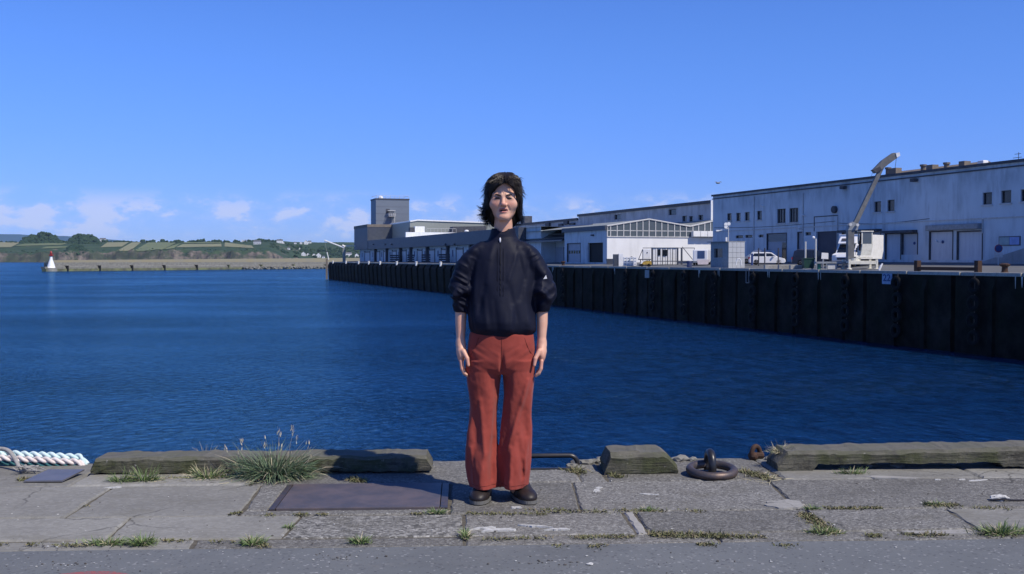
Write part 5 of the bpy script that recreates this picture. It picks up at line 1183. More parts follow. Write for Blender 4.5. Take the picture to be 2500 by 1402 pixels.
# ---- white scrap with cord at right
wc = G(2440, 1222); SR = Thing('plastic_scrap', 'crumpled whitish plastic scrap with dark cord on the pavement at far right', 'litter', (wc.x, wc.y, 0))
SR.part('scrap', MB().ball((wc.x, wc.y, .012), .032, 3, .6, (1.4, .8, .5), 2.5), DROP); SR.part('cord', MB().tube(spline([(wc.x-.06, wc.y-.02, .006), (wc.x, wc.y-.03, .012), (wc.x+.07, wc.y-.025, .006), (wc.x+.25, wc.y-.03, .006)], 6), .005, 6), STEEL_BLK)
# ---- broken lumps along the edge
LUMPS = ((1432, 1132, .030), (1455, 1127, .022), (1474, 1124, .03), (1418, 1143, .018), (1660, 1124, .035), (1690, 1124, .022), (2125, 1140, .03), (2190, 1141, .028), (2060, 1143, .022), (1885, 1124, .03), (1010, 1150, .02), (1395, 1140, .024))
mb = MB()
for px, py, r in LUMPS:
    c = G(px, py); mb.ball((c.x, c.y, r*.3), r, 2, .7, (1.5, 1, .6), 2)
o = mesh_obj('broken_concrete_crumbs', mb.v, mb.f, CONC_S); o['kind'] = 'stuff'; o['label'] = 'crumbs of broken concrete along the quay edge'; o['category'] = 'rubble'
mb = MB()
for k in range(380):
    y = random.uniform(4.1, 6.4); x = random.uniform(-3.4, 3.6); r = random.choice((.0015, .002, .002, .003, .004))
    mb.ball((x, y, r*.4), r, 0, 0, (random.uniform(.8, 1.8), random.uniform(.8, 1.4), .6))
n_w = len(mb.f)
for k in range(260):
    y = random.uniform(4.1, 6.4); x = random.uniform(-3.4, 3.6); r = random.choice((.002, .003, .003, .005)); mb.mi = 1
    mb.ball((x, y, r*.4), r, 0, 0, (random.uniform(.8, 1.6), random.uniform(.8, 1.4), .7))
c = G(1440, 1379); mb.mi = 0; mb.ball((c.x, c.y, .004), .012, 2, .5, (1.2, .8, .4))
for (cx_, cy_) in ((830, 1362), (185, 1378), (1335, 1375), (160, 1335)):
    c = G(cx_, cy_)
    for k in range(26):
        mb.mi = random.choice((0, 1, 1, 1, 1)); r = random.choice((.002, .003, .004)); mb.ball((c.x+random.gauss(0, .07), c.y+random.gauss(0, .035), r*.4), r, 0, 0, (1.4, 1, .6))
o = mesh_obj('grit', mb.v, mb.f, [DROP, pm('dark_grit', (.06, .055, .05), (.12, .11, .1), 90, .9)], mb.m); o['kind'] = 'stuff'; o['label'] = 'white shell chips and dark grit strewn on the pavement'; o['category'] = 'grit'
# ---- grass and weeds
def tuft_mesh(name, items, m):
    V = []; F = []; T_ = []
    for (base, d, L, w, curl, tone, dry) in items:
        base = Vector(base); d = Vector(d).normalized(); side = d.cross(Vector((0, 0, 1))); side = side.normalized() if side.length > .01 else Vector((1, 0, 0)); k = len(V); n = 4
        sgn = random.uniform(-1, 1); side = (side*math.cos(sgn)+d.cross(side)*math.sin(sgn))
        hd = Vector((d.x, d.y, 0)); p = base.copy(); cur = d.copy()
        for i in range(n+1):
            u = i/n; ww = w*(1-u**1.5)+.0003
            V += [tuple(p-side*ww), tuple(p+side*ww)]; T_ += [(tone, dry if i else dry*.5, 0, 1)]*2
            cur = (cur+Vector((hd.x*.25*curl, hd.y*.25*curl, -.28*curl))).normalized(); p = p+cur*(L/n)
            if p.z < .003: p.z = .003
        for i in range(n): F.append((k+2*i, k+2*i+1, k+2*i+3, k+2*i+2))
    me = bpy.data.meshes.new(name); me.from_pydata(V, [], F); me.update(); me.materials.append(m)
    ca = me.color_attributes.new('tone', 'FLOAT_COLOR', 'POINT'); ca.data.foreach_set('color', np.array(T_, dtype=np.float32).ravel())
    o = bpy.data.objects.new(name, me); COL.objects.link(o); return o
def tuft(px, py, label, n, h, sx, sy, dry=.15, m=None, w=.0022, curl=1.0, z=0.0, up=.9):
    c = G(px, py, z); it = []
    for k in range(n):
        gx, gy = random.gauss(0, 1)*sx*.45, random.gauss(0, 1)*sy*.45
        a = math.atan2(gy, gx+1e-6)+random.gauss(0, .6); tl = random.uniform(.15, 1)/up*.8
        it.append(((gx, gy, -.004), (math.cos(a)*tl, math.sin(a)*tl, 1), h*random.uniform(.45, 1.1), w*random.uniform(.6, 1.2), curl*random.uniform(.3, 1.4), random.random(), 1.0 if random.random() < dry else random.uniform(0, .25)))
    o = tuft_mesh('grass_tuft', it, m or GRASS); o.location = c; tag(o, label, 'grass', 'grass tufts in the quay joints'); return o
big = tuft(668, 1166, 'biggest bluish grass clump with pale seed stalks before the left timber', 1200, .235, .155, .06, .10, GRASSB, .0028, 1.35)
# seed stalks of the big clump
it = []; c = G(668, 1166)
for (dx, L, lean, dr) in ((-.05, .30, -.75, 1), (-.10, .30, -1.3, 1), (.02, .33, .08, 1), (.06, .34, .22, 1), (.09, .27, .75, 1), (-.02, .26, -.2, 1), (.05, .29, .55, 1), (-.08, .22, -1.0, 1), (.10, .20, 1.1, 1), (0, .20, .9, 1), (.03, .2, .1, 1)):
    it.append(((c.x+dx, c.y, .0), (lean*.6, -.1, 1), L*.9, .0014, .45, .5, 1.0))
    top = Vector((c.x+dx, c.y, 0))+Vector((lean*.6+lean*.12, -.1, .93)).normalized()*L*.78
    for k in range(8): it.append((top+Vector((random.uniform(-.012, .012), random.uniform(-.01, .01), random.uniform(-.03, .03))), (lean*.4+random.uniform(-.5, .5), random.uniform(-.4, .4), 1), .022, .0022, .2, .5, 1.0))
for k in range(60): it.append(((c.x+random.gauss(0, .10), c.y-.03+random.gauss(0, .03), .002), (random.uniform(-1, 1), random.uniform(-1, .2), .25), random.uniform(.06, .16), .002, .6, .5, 1.0))
st = tuft_mesh('seed_stalks', it, GRASSB); st.parent = big; st.matrix_parent_inverse = Matrix.Translation(-c)
for (px, py, lab, n, h, sx, sy, dry) in (
    (295, 1177, 'small green grass tuft at the left end of the long timber', 150, .085, .05, .03, .12), (352, 1175, 'bright green grass tuft before the long timber, second from its left end', 260, .10, .075, .03, .12),
    (508, 1168, 'grass tuft with thin seed heads between the bright tuft and the biggest clump', 260, .10, .08, .03, .25), (2078, 1157, 'green grass tuft under the slot of the right timber', 200, .055, .09, .03, .12),
    (265, 1327, 'broad low grass patch in the front joint at left', 260, .045, .10, .035, .2), (345, 1328, 'dense bright grass tuft right of the broad low patch', 260, .06, .055, .03, .05),
    (617, 1327, 'grass tuft in the front joint below the cover plate', 180, .058, .045, .03, .1), (880, 1324, 'single grass tuft in the front joint between cover plate and person', 150, .052, .04, .025, .1),
    (705, 1288, 'tiny grass sprig in the pebbly slab below the cover plate', 60, .03, .025, .02, .1), (1066, 1252, 'small grass tuft at the right corner of the cover plate', 120, .04, .045, .02, .15),
    (1136, 1310, 'narrow grass sprig in the cross joint below the person', 110, .05, .02, .04, .25), (2440, 1302, 'large bright grass tuft in the front joint at far right', 420, .065, .12, .045, .12),
    (2010, 1300, 'pale green grass tuft at the end of the weedy cross joint', 200, .045, .08, .04, .25), (1580, 1247, 'small grass tuft in the joint below the mooring ring', 100, .035, .035, .02, .1),
    (1984, 1243, 'small grass tuft in the rear joint right of the mortar patch', 100, .035, .035, .02, .15), (2285, 1232, 'grass tuft in the rear joint below the right timber', 120, .035, .06, .02, .15)):
    tuft(px, py, lab, n, h, sx, sy, dry)
e = tuft(1905, 1105, 'dry straw-coloured grass growing on the end of the right timber', 140, .085, .06, .04, .75, None, .0018, .9, .09, .7)
tuft(505, 1118, 'wispy dry stalks standing above the long timber', 60, .10, .05, .02, .9, None, .0012, .5, .0)
it = []
def moss(x0, y0, x1, y1, n, sp=.02, h=.016):
    a, b_ = G(x0, y0), G(x1, y1)
    for k in range(n):
        u = random.random()
        if noise.noise(Vector((a.x+(b_.x-a.x)*u, a.y, 3))*9) < -.25: continue
        p = a.lerp(b_, u)+Vector((random.gauss(0, sp*.7), random.gauss(0, sp), 0))
        it.append(((p.x, p.y, 0), (random.uniform(-1, 1), random.uniform(-1, 1), .9), random.uniform(.4, 1.2)*h, .0032, random.uniform(.2, 1.2), random.random(), random.choice((0, .1, .3, .8))))
for a in ((1390, 1148, 1440, 1158, 260, .03, .035), (1490, 1162, 1520, 1165, 120, .02, .03), (1810, 1150, 1880, 1170, 420, .03, .03), (1570, 1305, 1780, 1310, 700, .022, .026), (1780, 1310, 1870, 1312, 160), (1960, 1255, 2030, 1300, 700, .03, .022),
          (1290, 1246, 1500, 1250, 200), (1500, 1247, 1720, 1249, 260), (2015, 1240, 2100, 1243, 200), (2100, 1240, 2180, 1241, 160, .012), (2230, 1236, 2345, 1234, 330), (2335, 1234, 2390, 1255, 220), (2120, 1308, 2150, 1308, 110), (2210, 1306, 2310, 1305, 240), (1350, 1332, 1370, 1334, 50),
          (2390, 1240, 2470, 1242, 120), (690, 1257, 750, 1257, 170, .014), (780, 1256, 830, 1257, 130, .014), (650, 1258, 670, 1259, 40), (1010, 1255, 1030, 1256, 40), (1140, 1254, 1330, 1256, 220, .012), (0, 1330, 220, 1332, 220, .012), (160, 1250, 210, 1235, 90, .01), (540, 1165, 610, 1160, 200, .02), (850, 1170, 890, 1176, 260, .02, .035),
          (560, 1256, 590, 1252, 60, .01), (370, 1320, 600, 1325, 160, .014), (640, 1335, 670, 1330, 140, .018), (1150, 1318, 1340, 1314, 160, .012), (1400, 1312, 1560, 1310, 260, .016), (1440, 1335, 1475, 1333, 60), (1890, 1330, 1940, 1333, 70), (50, 1172, 70, 1172, 160, .015, .03), (1700, 1330, 1750, 1330, 90, .015), (400, 1168, 600, 1166, 260, .02, .02), (720, 1162, 760, 1166, 120, .02, .02), (2390, 1305, 2500, 1310, 160, .02)):
    moss(*a)
o = tuft_mesh('joint_moss', it, MOSSM); o['kind'] = 'stuff'; o['label'] = 'low moss and weeds growing along the pavement joints'; o['category'] = 'moss'
# dead straw around the timbers
it = []
for k in range(160):
    px = random.choice((random.gauss(600, 60), random.gauss(420, 60), random.gauss(1860, 25))); c = G(px, random.gauss(1170, 6)); a = random.uniform(0, 6.28)
    it.append(((c.x, c.y, .004), (math.cos(a), math.sin(a), .08), random.uniform(.03, .12), .0016, random.uniform(0, .3), .5, 1.0))
o = tuft_mesh('dead_straw', it, GRASS); o['kind'] = 'stuff'; o['label'] = 'dry fallen grass stems lying before the timbers'; o['category'] = 'straw'

# ================================================================== sea air
hb = MB().box(-9400, 9400, -60, 16400, WATER_Z-4, 262); HZ_ = mesh_obj('haze', hb.v, hb.f, [], None)
hm = bpy.data.materials.new('sea_haze'); hm.use_nodes = True; hm.node_tree.nodes.clear(); pv = hm.node_tree.nodes.new('ShaderNodeVolumePrincipled'); ho = hm.node_tree.nodes.new('ShaderNodeOutputMaterial')
pv.inputs['Color'].default_value = (.55, .76, 1, 1); pv.inputs['Density'].default_value = 2.6e-5; hm.node_tree.links.new(pv.outputs[0], ho.inputs['Volume']); HZ_.data.materials.append(hm); HZ_['kind'] = 'stuff'; HZ_['label'] = 'thin pale sea haze in the air over the harbour'; HZ_['category'] = 'haze'

# ================================================================== the person
DP = 2600*1.24/(1222-633); KP = DP/FPX
PO = D(1222, 1222, DP); PO.z = 0
PE = Thing('person', 'person in navy half-zip jacket and rust red flared trousers standing facing the camera', 'person', PO, 'cam')
def PX(px): return (px-1222)*KP
def PZ(py): return 1.24-(py-633)*KP
class Field:
    def __init__(s, lo, hi, h):
        s.lo = np.array(lo, float); s.h = h; s.n = np.ceil((np.array(hi)-s.lo)/h).astype(int)+1
        s.ax = [s.lo[i]+np.arange(s.n[i])*h for i in range(3)]; s.V = np.full(tuple(s.n), .2, np.float32)
    def sl(s, lo, hi):
        out = []
        for i in range(3):
            a = max(0, int((lo[i]-s.lo[i])/s.h)); b = min(s.n[i], int((hi[i]-s.lo[i])/s.h)+2); out.append(slice(a, max(a, b)))
        return tuple(out)
    def xyz(s, S): return s.ax[0][S[0]][:, None, None], s.ax[1][S[1]][None, :, None], s.ax[2][S[2]][None, None, :]
    def add(s, fn, lo, hi, k=.01, sub=False):
        m = k+.02; S = s.sl([a-m for a in lo], [b+m for b in hi]); d = fn(*s.xyz(S)); v = s.V[S]
        if sub:
            h_ = np.clip(.5-.5*(v+d)/k, 0, 1); s.V[S] = v+(-d-v)*h_+k*h_*(1-h_)
        else:
            h_ = np.clip(.5+.5*(d-v)/k, 0, 1); s.V[S] = d+(v-d)*h_-k*h_*(1-h_)
    def ell(s, c, r, k=.01, sub=False):
        f = lambda x, y, z: (np.sqrt(((x-c[0])/r[0])**2+((y-c[1])/r[1])**2+((z-c[2])/r[2])**2)-1)*min(r)
        s.add(f, [c[i]-r[i] for i in range(3)], [c[i]+r[i] for i in range(3)], k, sub)
    def cap(s, a, b, r0, r1, k=.01, sub=False):
        a, b = np.array(a, float), np.array(b, float); d = b-a; L = d.dot(d)
        def f(x, y, z):
            t = np.clip(((x-a[0])*d[0]+(y-a[1])*d[1]+(z-a[2])*d[2])/L, 0, 1)
            return np.sqrt((x-a[0]-t*d[0])**2+(y-a[1]-t*d[1])**2+(z-a[2]-t*d[2])**2)-(r0+(r1-r0)*t)
        R_ = max(r0, r1); s.add(f, np.minimum(a, b)-R_, np.maximum(a, b)+R_, k, sub)
    def loft(s, keys, k=.01, p=2.0, wr=None, sub=False):
        """keys rows: z, cx, cy, rx, ry, descending z allowed"""
        K = sorted(keys); zt_ = np.linspace(K[0][0], K[-1][0], 160); sg = max(1, int(.016/((zt_[1]-zt_[0])+1e-9))); ker = np.hanning(2*sg+3); ker /= ker.sum(); cols = [zt_]
        for i in range(1, 5):
            a = np.interp(zt_, [q[0] for q in K], [q[i] for q in K]); pd = len(ker)//2; e = np.concatenate([2*a[0]-a[pd:0:-1], a, 2*a[-1]-a[-2:-pd-2:-1]]); cols.append(np.convolve(e, ker, 'valid'))
        K = list(zip(*cols)); Z = [q[0] for q in K]
        def f(x, y, z):
            I = [np.interp(z, Z, [q[i] for q in K]) for i in range(1, 5)]
            q = (np.abs((x-I[0])/I[2])**p+np.abs((y-I[1])/I[3])**p)**(1/p)
            d = (q-1)*np.minimum(I[2], I[3])
            if wr is not None: d = d+wr(x, y, z, I)
            return np.maximum(d, np.maximum(z-Z[-1], Z[0]-z))
        mx = max(abs(q[3]) for q in K)+.02; my = max(abs(q[4]) for q in K)+.02
        s.add(f, (min(q[1] for q in K)-mx, min(q[2] for q in K)-my, Z[0]), (max(q[1] for q in K)+mx, max(q[2] for q in K)+my, Z[-1]), k, sub)
    def mesh(s):
        V = s.V; N = s.n-1; S = V < 0
        cnt = np.zeros(tuple(N), np.int8)
        off = [(i, j, k) for i in (0, 1) for j in (0, 1) for k in (0, 1)]
        for o in off: cnt += S[o[0]:o[0]+N[0], o[1]:o[1]+N[1], o[2]:o[2]+N[2]]
        act = np.argwhere((cnt > 0) & (cnt < 8)); idx = np.full(tuple(N), -1, np.int32); idx[tuple(act.T)] = np.arange(len(act))
        P = np.zeros((len(act), 3)); C = np.zeros(len(act))
        for a in off:
            for ax in range(3):
                if a[ax]: continue
                b = list(a); b[ax] = 1
                va = V[tuple((act+a).T)]; vb = V[tuple((act+b).T)]; m = (va < 0) != (vb < 0); t = np.where(m, va/np.where(m, va-vb, 1), 0)
                q = np.array(a, float)[None]+t[:, None]*(np.array(b)-np.array(a))[None]; P[m] += q[m]; C[m] += 1
        P = (act+P/C[:, None])*s.h+s.lo
        F = []
        for ax in range(3):
            u, w = [(1, 2), (2, 0), (0, 1)][ax]
            A = [slice(None)]*3; B = [slice(None)]*3; A[ax] = slice(0, -1); B[ax] = slice(1, None)
            df = S[tuple(A)].astype(np.int8)-S[tuple(B)].astype(np.int8)
            for sg in (1, -1):
                e = np.argwhere(df == sg); e = e[(e[:, u] > 0) & (e[:, w] > 0) & (e[:, u] < N[u]) & (e[:, w] < N[w])]
                def c(du, dw):
                    g = e.copy(); g[:, u] -= du; g[:, w] -= dw; return idx[tuple(g.T)]
                q = np.stack([c(1, 1), c(0, 1), c(0, 0), c(1, 0)], 1); F.append(q if sg == 1 else q[:, ::-1])
        return P, np.concatenate(F)
def np_obj(name, P, F, mats, mi=None, smooth=True):
    me = bpy.data.meshes.new(name); me.vertices.add(len(P)); me.vertices.foreach_set('co', P.astype(np.float32).ravel())
    me.loops.add(len(F)*4); me.loops.foreach_set('vertex_index', F.astype(np.int32).ravel()); me.polygons.add(len(F)); me.polygons.foreach_set('loop_start', np.arange(0, len(F)*4, 4, dtype=np.int32))
    me.update(calc_edges=True); me.validate()
    for m in (mats if isinstance(mats, list) else [mats]): me.materials.append(m)
    if mi is not None: me.polygons.foreach_set('material_index', mi.astype(np.int32))
    if smooth: me.polygons.foreach_set('use_smooth', np.ones(len(me.polygons), bool))
    o = bpy.data.objects.new(name, me); COL.objects.link(o); o.parent = PE.e; return o
def vn(x, y, z, seed=0):
    """smooth value noise, numpy"""
    rng = np.random.default_rng(seed); T = rng.random((17, 17, 17)).astype(np.float32)
    x, y, z = np.broadcast_arrays(x, y, z); ix, iy, iz = [np.floor(q).astype(int) for q in (x, y, z)]; fx, fy, fz = x-ix, y-iy, z-iz
    sm = lambda t: t*t*(3-2*t); fx, fy, fz = sm(fx), sm(fy), sm(fz); r = 0
    for i in (0, 1):
        for j in (0, 1):
            for k in (0, 1): r = r+T[(ix+i) % 17, (iy+j) % 17, (iz+k) % 17]*(fx if i else 1-fx)*(fy if j else 1-fy)*(fz if k else 1-fz)
    return r*2-1
def rows(lst, cy=0.0):
    """px rows (py, x_left, x_right, ry, [cy])"""
    return [(PZ(r[0]), PX((r[1]+r[2])/2), r[4] if len(r) > 4 else cy, (r[2]-r[1])/2*KP, r[3]) for r in lst]
# ---------------- body (one continuous skin)
HX = PX(1229.5)
bf = Field((-.32, -.24, .02), (.33, .20, 1.70), .0035)
bf.loft(rows([(436, 1212, 1247, .06, .012), (441, 1205, 1254, .078, .010), (452, 1199, 1260, .092, .006), (468, 1196.5, 1262.5, .099, .002), (488, 1196, 1263, .100, .0), (502, 1198, 1262, .096, -.002), (514, 1200.5, 1260, .088, -.008), (524, 1204.5, 1256, .072, -.020), (532, 1210, 1250, .052, -.036), (539, 1218, 1242, .026, -.058)]), .012, 2.15)
bf.loft(rows([(520, 1206, 1252, .052, .016), (545, 1206, 1252, .052, .016), (565, 1207, 1251, .050, .020), (585, 1208, 1250, .05, .02)]), .02)
bf.ell((HX, .005, PZ(456)), (.066, .088, .050), .02)
# features
zb = PZ(486)
for s_ in (-1, 1):
    bf.cap((HX+s_*.048, -.080, PZ(478.5)), (HX+s_*.012, -.0955, PZ(480.5)), .010, .011, .012)     # brow, drawn down by the frown
    bf.ell((HX+s_*.031, -.108, PZ(486)), (.020, .019, .0100), .009, True)                          # eye socket
    bf.ell((HX+s_*.031, -.0855, PZ(486.6)), (.0145, .011, .0080), .004)                            # closed-down lids
    bf.ell((HX+s_*.043, -.064, PZ(499)), (.028, .027, .026), .028)                                 # cheek
    bf.ell((HX+s_*.0125, -.1005, PZ(504)), (.0085, .010, .0075), .006)                             # nostril wing
    bf.ell((HX+s_*.0735, -.004, PZ(498)), (.011, .022, .031), .006)                                 # ear
    bf.ell((HX+s_*.080, -.012, PZ(497)), (.007, .010, .018), .004, True)
bf.cap((HX, -.096, PZ(483)), (HX, -.1165, PZ(500.5)), .0085, .0105, .010); bf.ell((HX, -.117, PZ(502)), (.0115, .011, .0095), .006)
bf.cap((HX-.019, -.0865, PZ(514)), (HX+.019, -.0865, PZ(514)), .0058, .0058, .006); bf.ell((HX, -.0930, PZ(512.6)), (.0205, .0078, .0050), .004)
bf.ell((HX, -.0920, PZ(520.2)), (.0185, .0078, .0062), .004); bf.ell((HX, -.098, PZ(516.4)), (.0200, .012, .0032), .0025, True)
bf.ell((HX, -.080, PZ(532)), (.022, .015, .013), .018)
for s_ in (-1, 1): bf.cap((HX+s_*.020, -.100, PZ(505)), (HX+s_*.033, -.088, PZ(517)), .0035, .003, .006, True); bf.cap((HX+s_*.0045, -.1045, PZ(471)), (HX+s_*.0055, -.1065, PZ(479)), .0022, .0022, .004, True)
# trunk, arms and legs under the clothes
bf.loft(rows([(588, 1190, 1265, .06, .02), (602, 1185, 1270, .06, .02), (640, 1168, 1286, .085, .015), (720, 1160, 1292, .09, .015), (800, 1158, 1294, .09, .015), (870, 1152, 1298, .10, .015), (905, 1152, 1296, .09, .015)]), .03)
for s_, x0, x1, x2, x3 in ((-1, 1163, 1127, 1125, 1125), (1, 1290, 1322, 1324, 1323)):
    bf.cap((PX(x0), .015, PZ(632)), (PX(x1), .01, PZ(712)), .034, .036, .03)
    bf.loft([(PZ(700), PX(x1), .01, .040, .042), (PZ(740), PX(x2), .004, .034, .037), (PZ(762), PX(x2)-.001*s_, .0, .0295, .034), (PZ(790), PX(x2), -.006, .0275, .031), (PZ(815), PX(x3), -.012, .0235, .026), (PZ(832), PX(x3), -.016, .0205, .0235), (PZ(842), PX(x3), -.018, .021, .024)], .012)
for x0, x1, x2 in ((1184, 1180, 1178), (1264, 1264, 1262)):
    bf.cap((PX(x0), .015, PZ(890)), (PX(x1), .005, PZ(1040)), .075, .052, .03); bf.cap((PX(x1), .005, PZ(1040)), (PX(x2), .02, PZ(1195)), .05, .036, .02)
# hands hanging, palms turned to the thighs, fingers loosely curled
def hand(sg, wx, palm_c, knuckles, tips, thumb):
    w = (PX(wx), -.018, PZ(838)); bf.cap(w, (palm_c[0], palm_c[1], palm_c[2]+.015), .022, .024, .012)
    bf.ell(palm_c, (.020, .036, .043), .012)
    for (a, b, c, r) in zip(*knuckles): pass
HANDS = []
def mk_hand(sg, wx, cx, splay):
    cz = PZ(864); c = (PX(cx), -.030, cz)
    bf.cap((PX(wx), -.018, PZ(836)), (c[0], -.026, cz+.018), .0225, .026, .014)
    bf.ell(c, (.022, .036, .042), .012)
    # four fingers: y runs front (index) to back (little)
    for i, (dy, L, r) in enumerate(((-.027, .078, .0088), (-.009, .086, .0092), (.009, .080, .0088), (.025, .064, .0078))):
        k0 = np.array((c[0], c[1]+dy, cz-.034)); inw = -sg
        d1 = np.array((inw*.10+splay*.05, -.10-.04*i*0, -1.0)); d1 /= np.linalg.norm(d1); p1 = k0+d1*L*.48
        d2 = np.array((inw*.42+splay*.05, .05, -.9)); d2 /= np.linalg.norm(d2); p2 = p1+d2*L*.30
        d3 = np.array((inw*.75, .12, -.62)); d3 /= np.linalg.norm(d3); p3 = p2+d3*L*.22
        bf.cap(k0, p1, r*1.08, r, .0035); bf.cap(p1, p2, r, r*.93, .003); bf.cap(p2, p3, r*.93, r*.78, .003)
    t0 = np.array((c[0]-sg*.012, c[1]-.030, cz+.018)); t1 = t0+np.array((-sg*.020, -.016, -.036)); t2 = t1+np.array((-sg*.006, -.004, -.034))
    bf.cap(t0, t1, .0125, .0105, .007); bf.cap(t1, t2, .0105, .0080, .003)
mk_hand(-1, 1125, 1127, .35); mk_hand(1, 1323, 1322, .1)
P, Fq = bf.mesh()
b = NB('skin'); v_ = b.co(); c = b.mix(b.ramp(b.noise(22, 4, .6, v_), (.35, 0.0), (.65, 1.0)), (.61, .345, .235), (.68, .40, .28)); c = b.mix(b.ramp(b.noise(7, 3, .5, v_), (.5, 0.0), (.7, .35)), c, (.60, .27, .195)); b.b.inputs['Subsurface Weight'].default_value = .08; b.b.inputs['Subsurface Radius'].default_value = (.012, .005, .003); b.b.inputs['Subsurface Scale'].default_value = .3
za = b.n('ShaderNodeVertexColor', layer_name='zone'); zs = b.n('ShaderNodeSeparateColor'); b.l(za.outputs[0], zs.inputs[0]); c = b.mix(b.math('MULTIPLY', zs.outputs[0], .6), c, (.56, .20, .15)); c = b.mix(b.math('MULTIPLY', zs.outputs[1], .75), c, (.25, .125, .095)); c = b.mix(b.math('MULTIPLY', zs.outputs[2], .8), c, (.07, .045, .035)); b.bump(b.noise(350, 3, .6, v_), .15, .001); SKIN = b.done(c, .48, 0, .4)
LIPS = pm('lips', (.36, .13, .115), (.40, .16, .14), 60, .45, spec=.4)
fc = P[Fq].mean(1); lip = (np.abs((fc[:, 0]-HX)/.0235)**2+((fc[:, 2]-PZ(516.5))/.0125)**2 < 1) & (fc[:, 1] < -.088)
body = np_obj('body', P, Fq, [SKIN, LIPS], lip.astype(int))
g_ = lambda cx, cz, sx, sz: np.exp(-((P[:, 0]-cx)/sx)**2-((P[:, 2]-cz)/sz)**2)*(P[:, 1] < -.03)
zone = np.zeros((len(P), 4), np.float32); zone[:, 3] = 1
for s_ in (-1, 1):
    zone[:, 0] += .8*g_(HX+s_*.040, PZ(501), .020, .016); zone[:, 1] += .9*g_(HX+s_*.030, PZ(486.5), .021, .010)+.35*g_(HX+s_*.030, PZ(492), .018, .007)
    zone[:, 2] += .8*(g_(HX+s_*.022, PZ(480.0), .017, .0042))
zone[:, 0] += .9*g_(HX, PZ(502), .014, .010)+.35*g_(HX, PZ(530), .03, .012); zone[:, 0] += .7*np.exp(-((P[:, 2]-PZ(885))/.05)**2)*(P[:, 2] < PZ(845))
ca = body.data.color_attributes.new('zone', 'FLOAT_COLOR', 'POINT'); ca.data.foreach_set('color', np.clip(zone, 0, 1).ravel())
EYEW = NB('eye').done((.016, .011, .010), .35, 0, .3)
HAIRM = NB('dark_hair'); h_ = HAIRM; hc = h_.mix(h_.ramp(h_.noise(60, 3, .6, h_.co((3, 3, .4))), (.4, 0.0), (.65, 1.0)), (.0065, .0052, .0048), (.024, .015, .010)); HAIRM = h_.done(hc, .5, 0, .3)
for s_ in (-1, 1):
    PE.part('eye', MB().ball((HX+s_*.031, -.0962, PZ(487.0)), .010, 2, 0, (1.35, .5, .5)), EYEW, body)
    bp = [(HX+s_*(.012+.012*i), (-.1055, -.1035, -.0975, -.088)[i], PZ((482.0, 479.5, 477.6, 479.5)[i])) for i in range(4)]
    PE.part('eyebrow', MB().tube(bp, [.0026, .0030, .0026, .0012], 6), HAIRM, body)
    PE.part('nostril', MB().ball((HX+s_*.0075, -.1115, PZ(505.6)), .0034, 1, 0, (1.1, 1, .6)), EYEW, body)
PE.part('mouth_opening', MB().ball((HX, -.0925, PZ(516.4)), .010, 2, 0, (1.75, .3, .30)), EYEW, body)
PE.part('earring', MB().ball((HX+.0745, -.010, PZ(509)), .0045, 2), GREYMET, body)
# ---------------- trousers
tf = Field((-.22, -.16, PZ(1196)), (.22, .18, PZ(800)), .004)
CREASE = [(1290, 925, 1238, 1095, .011, .012), (1172, 975, 1186, 1105, .009, .016), (1186, 1100, 1170, 1185, .008, .016), (1158, 1000, 1166, 1095, -.009, .020), (1274, 990, 1284, 1060, -.009, .022), (1206, 1070, 1200, 1165, -.010, .014), (1264, 1060, 1276, 1160, -.009, .014), (1248, 1090, 1243, 1185, .010, .014), (1288, 1070, 1280, 1180, .007, .012), (1150, 1090, 1156, 1185, .006, .010), (1195, 905, 1208, 960, -.004, .014), (1247, 900, 1240, 960, -.005, .014)]
def crease(x, y, z, LST=None):
    d = 0
    for (x0, y0, x1, y1, A, sg) in (LST or CREASE):
        ax, az, bx_, bz = PX(x0), PZ(y0), PX(x1), PZ(y1); L = (bx_-ax)**2+(bz-az)**2
        t = ((x-ax)*(bx_-ax)+(z-az)*(bz-az))/L; tc = np.clip(t, 0, 1); e = np.clip(np.minimum(t+.25, 1.25-t)/.4, 0, 1)
        d = d-A*e*np.exp(-((x-ax-tc*(bx_-ax))**2+(z-az-tc*(bz-az))**2)/sg**2)
    return d*np.clip((.02-y)/.04, 0, 1)
def fold(amp0, amp1, n, ph, zt_, zb_):
    def f(x, y, z, I):
        th = np.arctan2(y-I[1], x-I[0]); u = np.clip((zt_-z)/(zt_-zb_), 0, 1)
        return -(amp0+(amp1-amp0)*u)*np.cos(n*th+ph+1.2*np.sin(z*9+ph))-.0025*vn(x*26, y*26, z*11+40, 3)-.0012*vn(x*70, y*70, z*40, 4)+crease(x, y, z)
    return f
tf.loft(rows([(806, 1150, 1298, .118), (815, 1146, 1303, .125), (850, 1141, 1307, .128), (880, 1138.5, 1307, .125), (900, 1138, 1306, .112), (912, 1140, 1304, .08)], .012), .012, 2.3, lambda x, y, z, I: -.0030*vn(x*12+abs(x)*20, y*12, z*52-np.abs(x)*30, 5)*np.clip((PZ(835)-z)/.03, 0, 1))
tf.loft(rows([(880, 1139, 1223, .105), (930, 1139, 1221, .096), (964, 1144.5, 1217.5, .088), (990, 1147, 1214, .082), (1030, 1144, 1211, .082), (1060, 1139.5, 1212, .088), (1100, 1137, 1214, .098), (1140, 1138, 1215.5, .106), (1170, 1143, 1216, .108), (1189, 1149, 1216, .110)], .008), .016, 2.1, fold(.0015, .008, 5, .6, PZ(930), PZ(1180)))
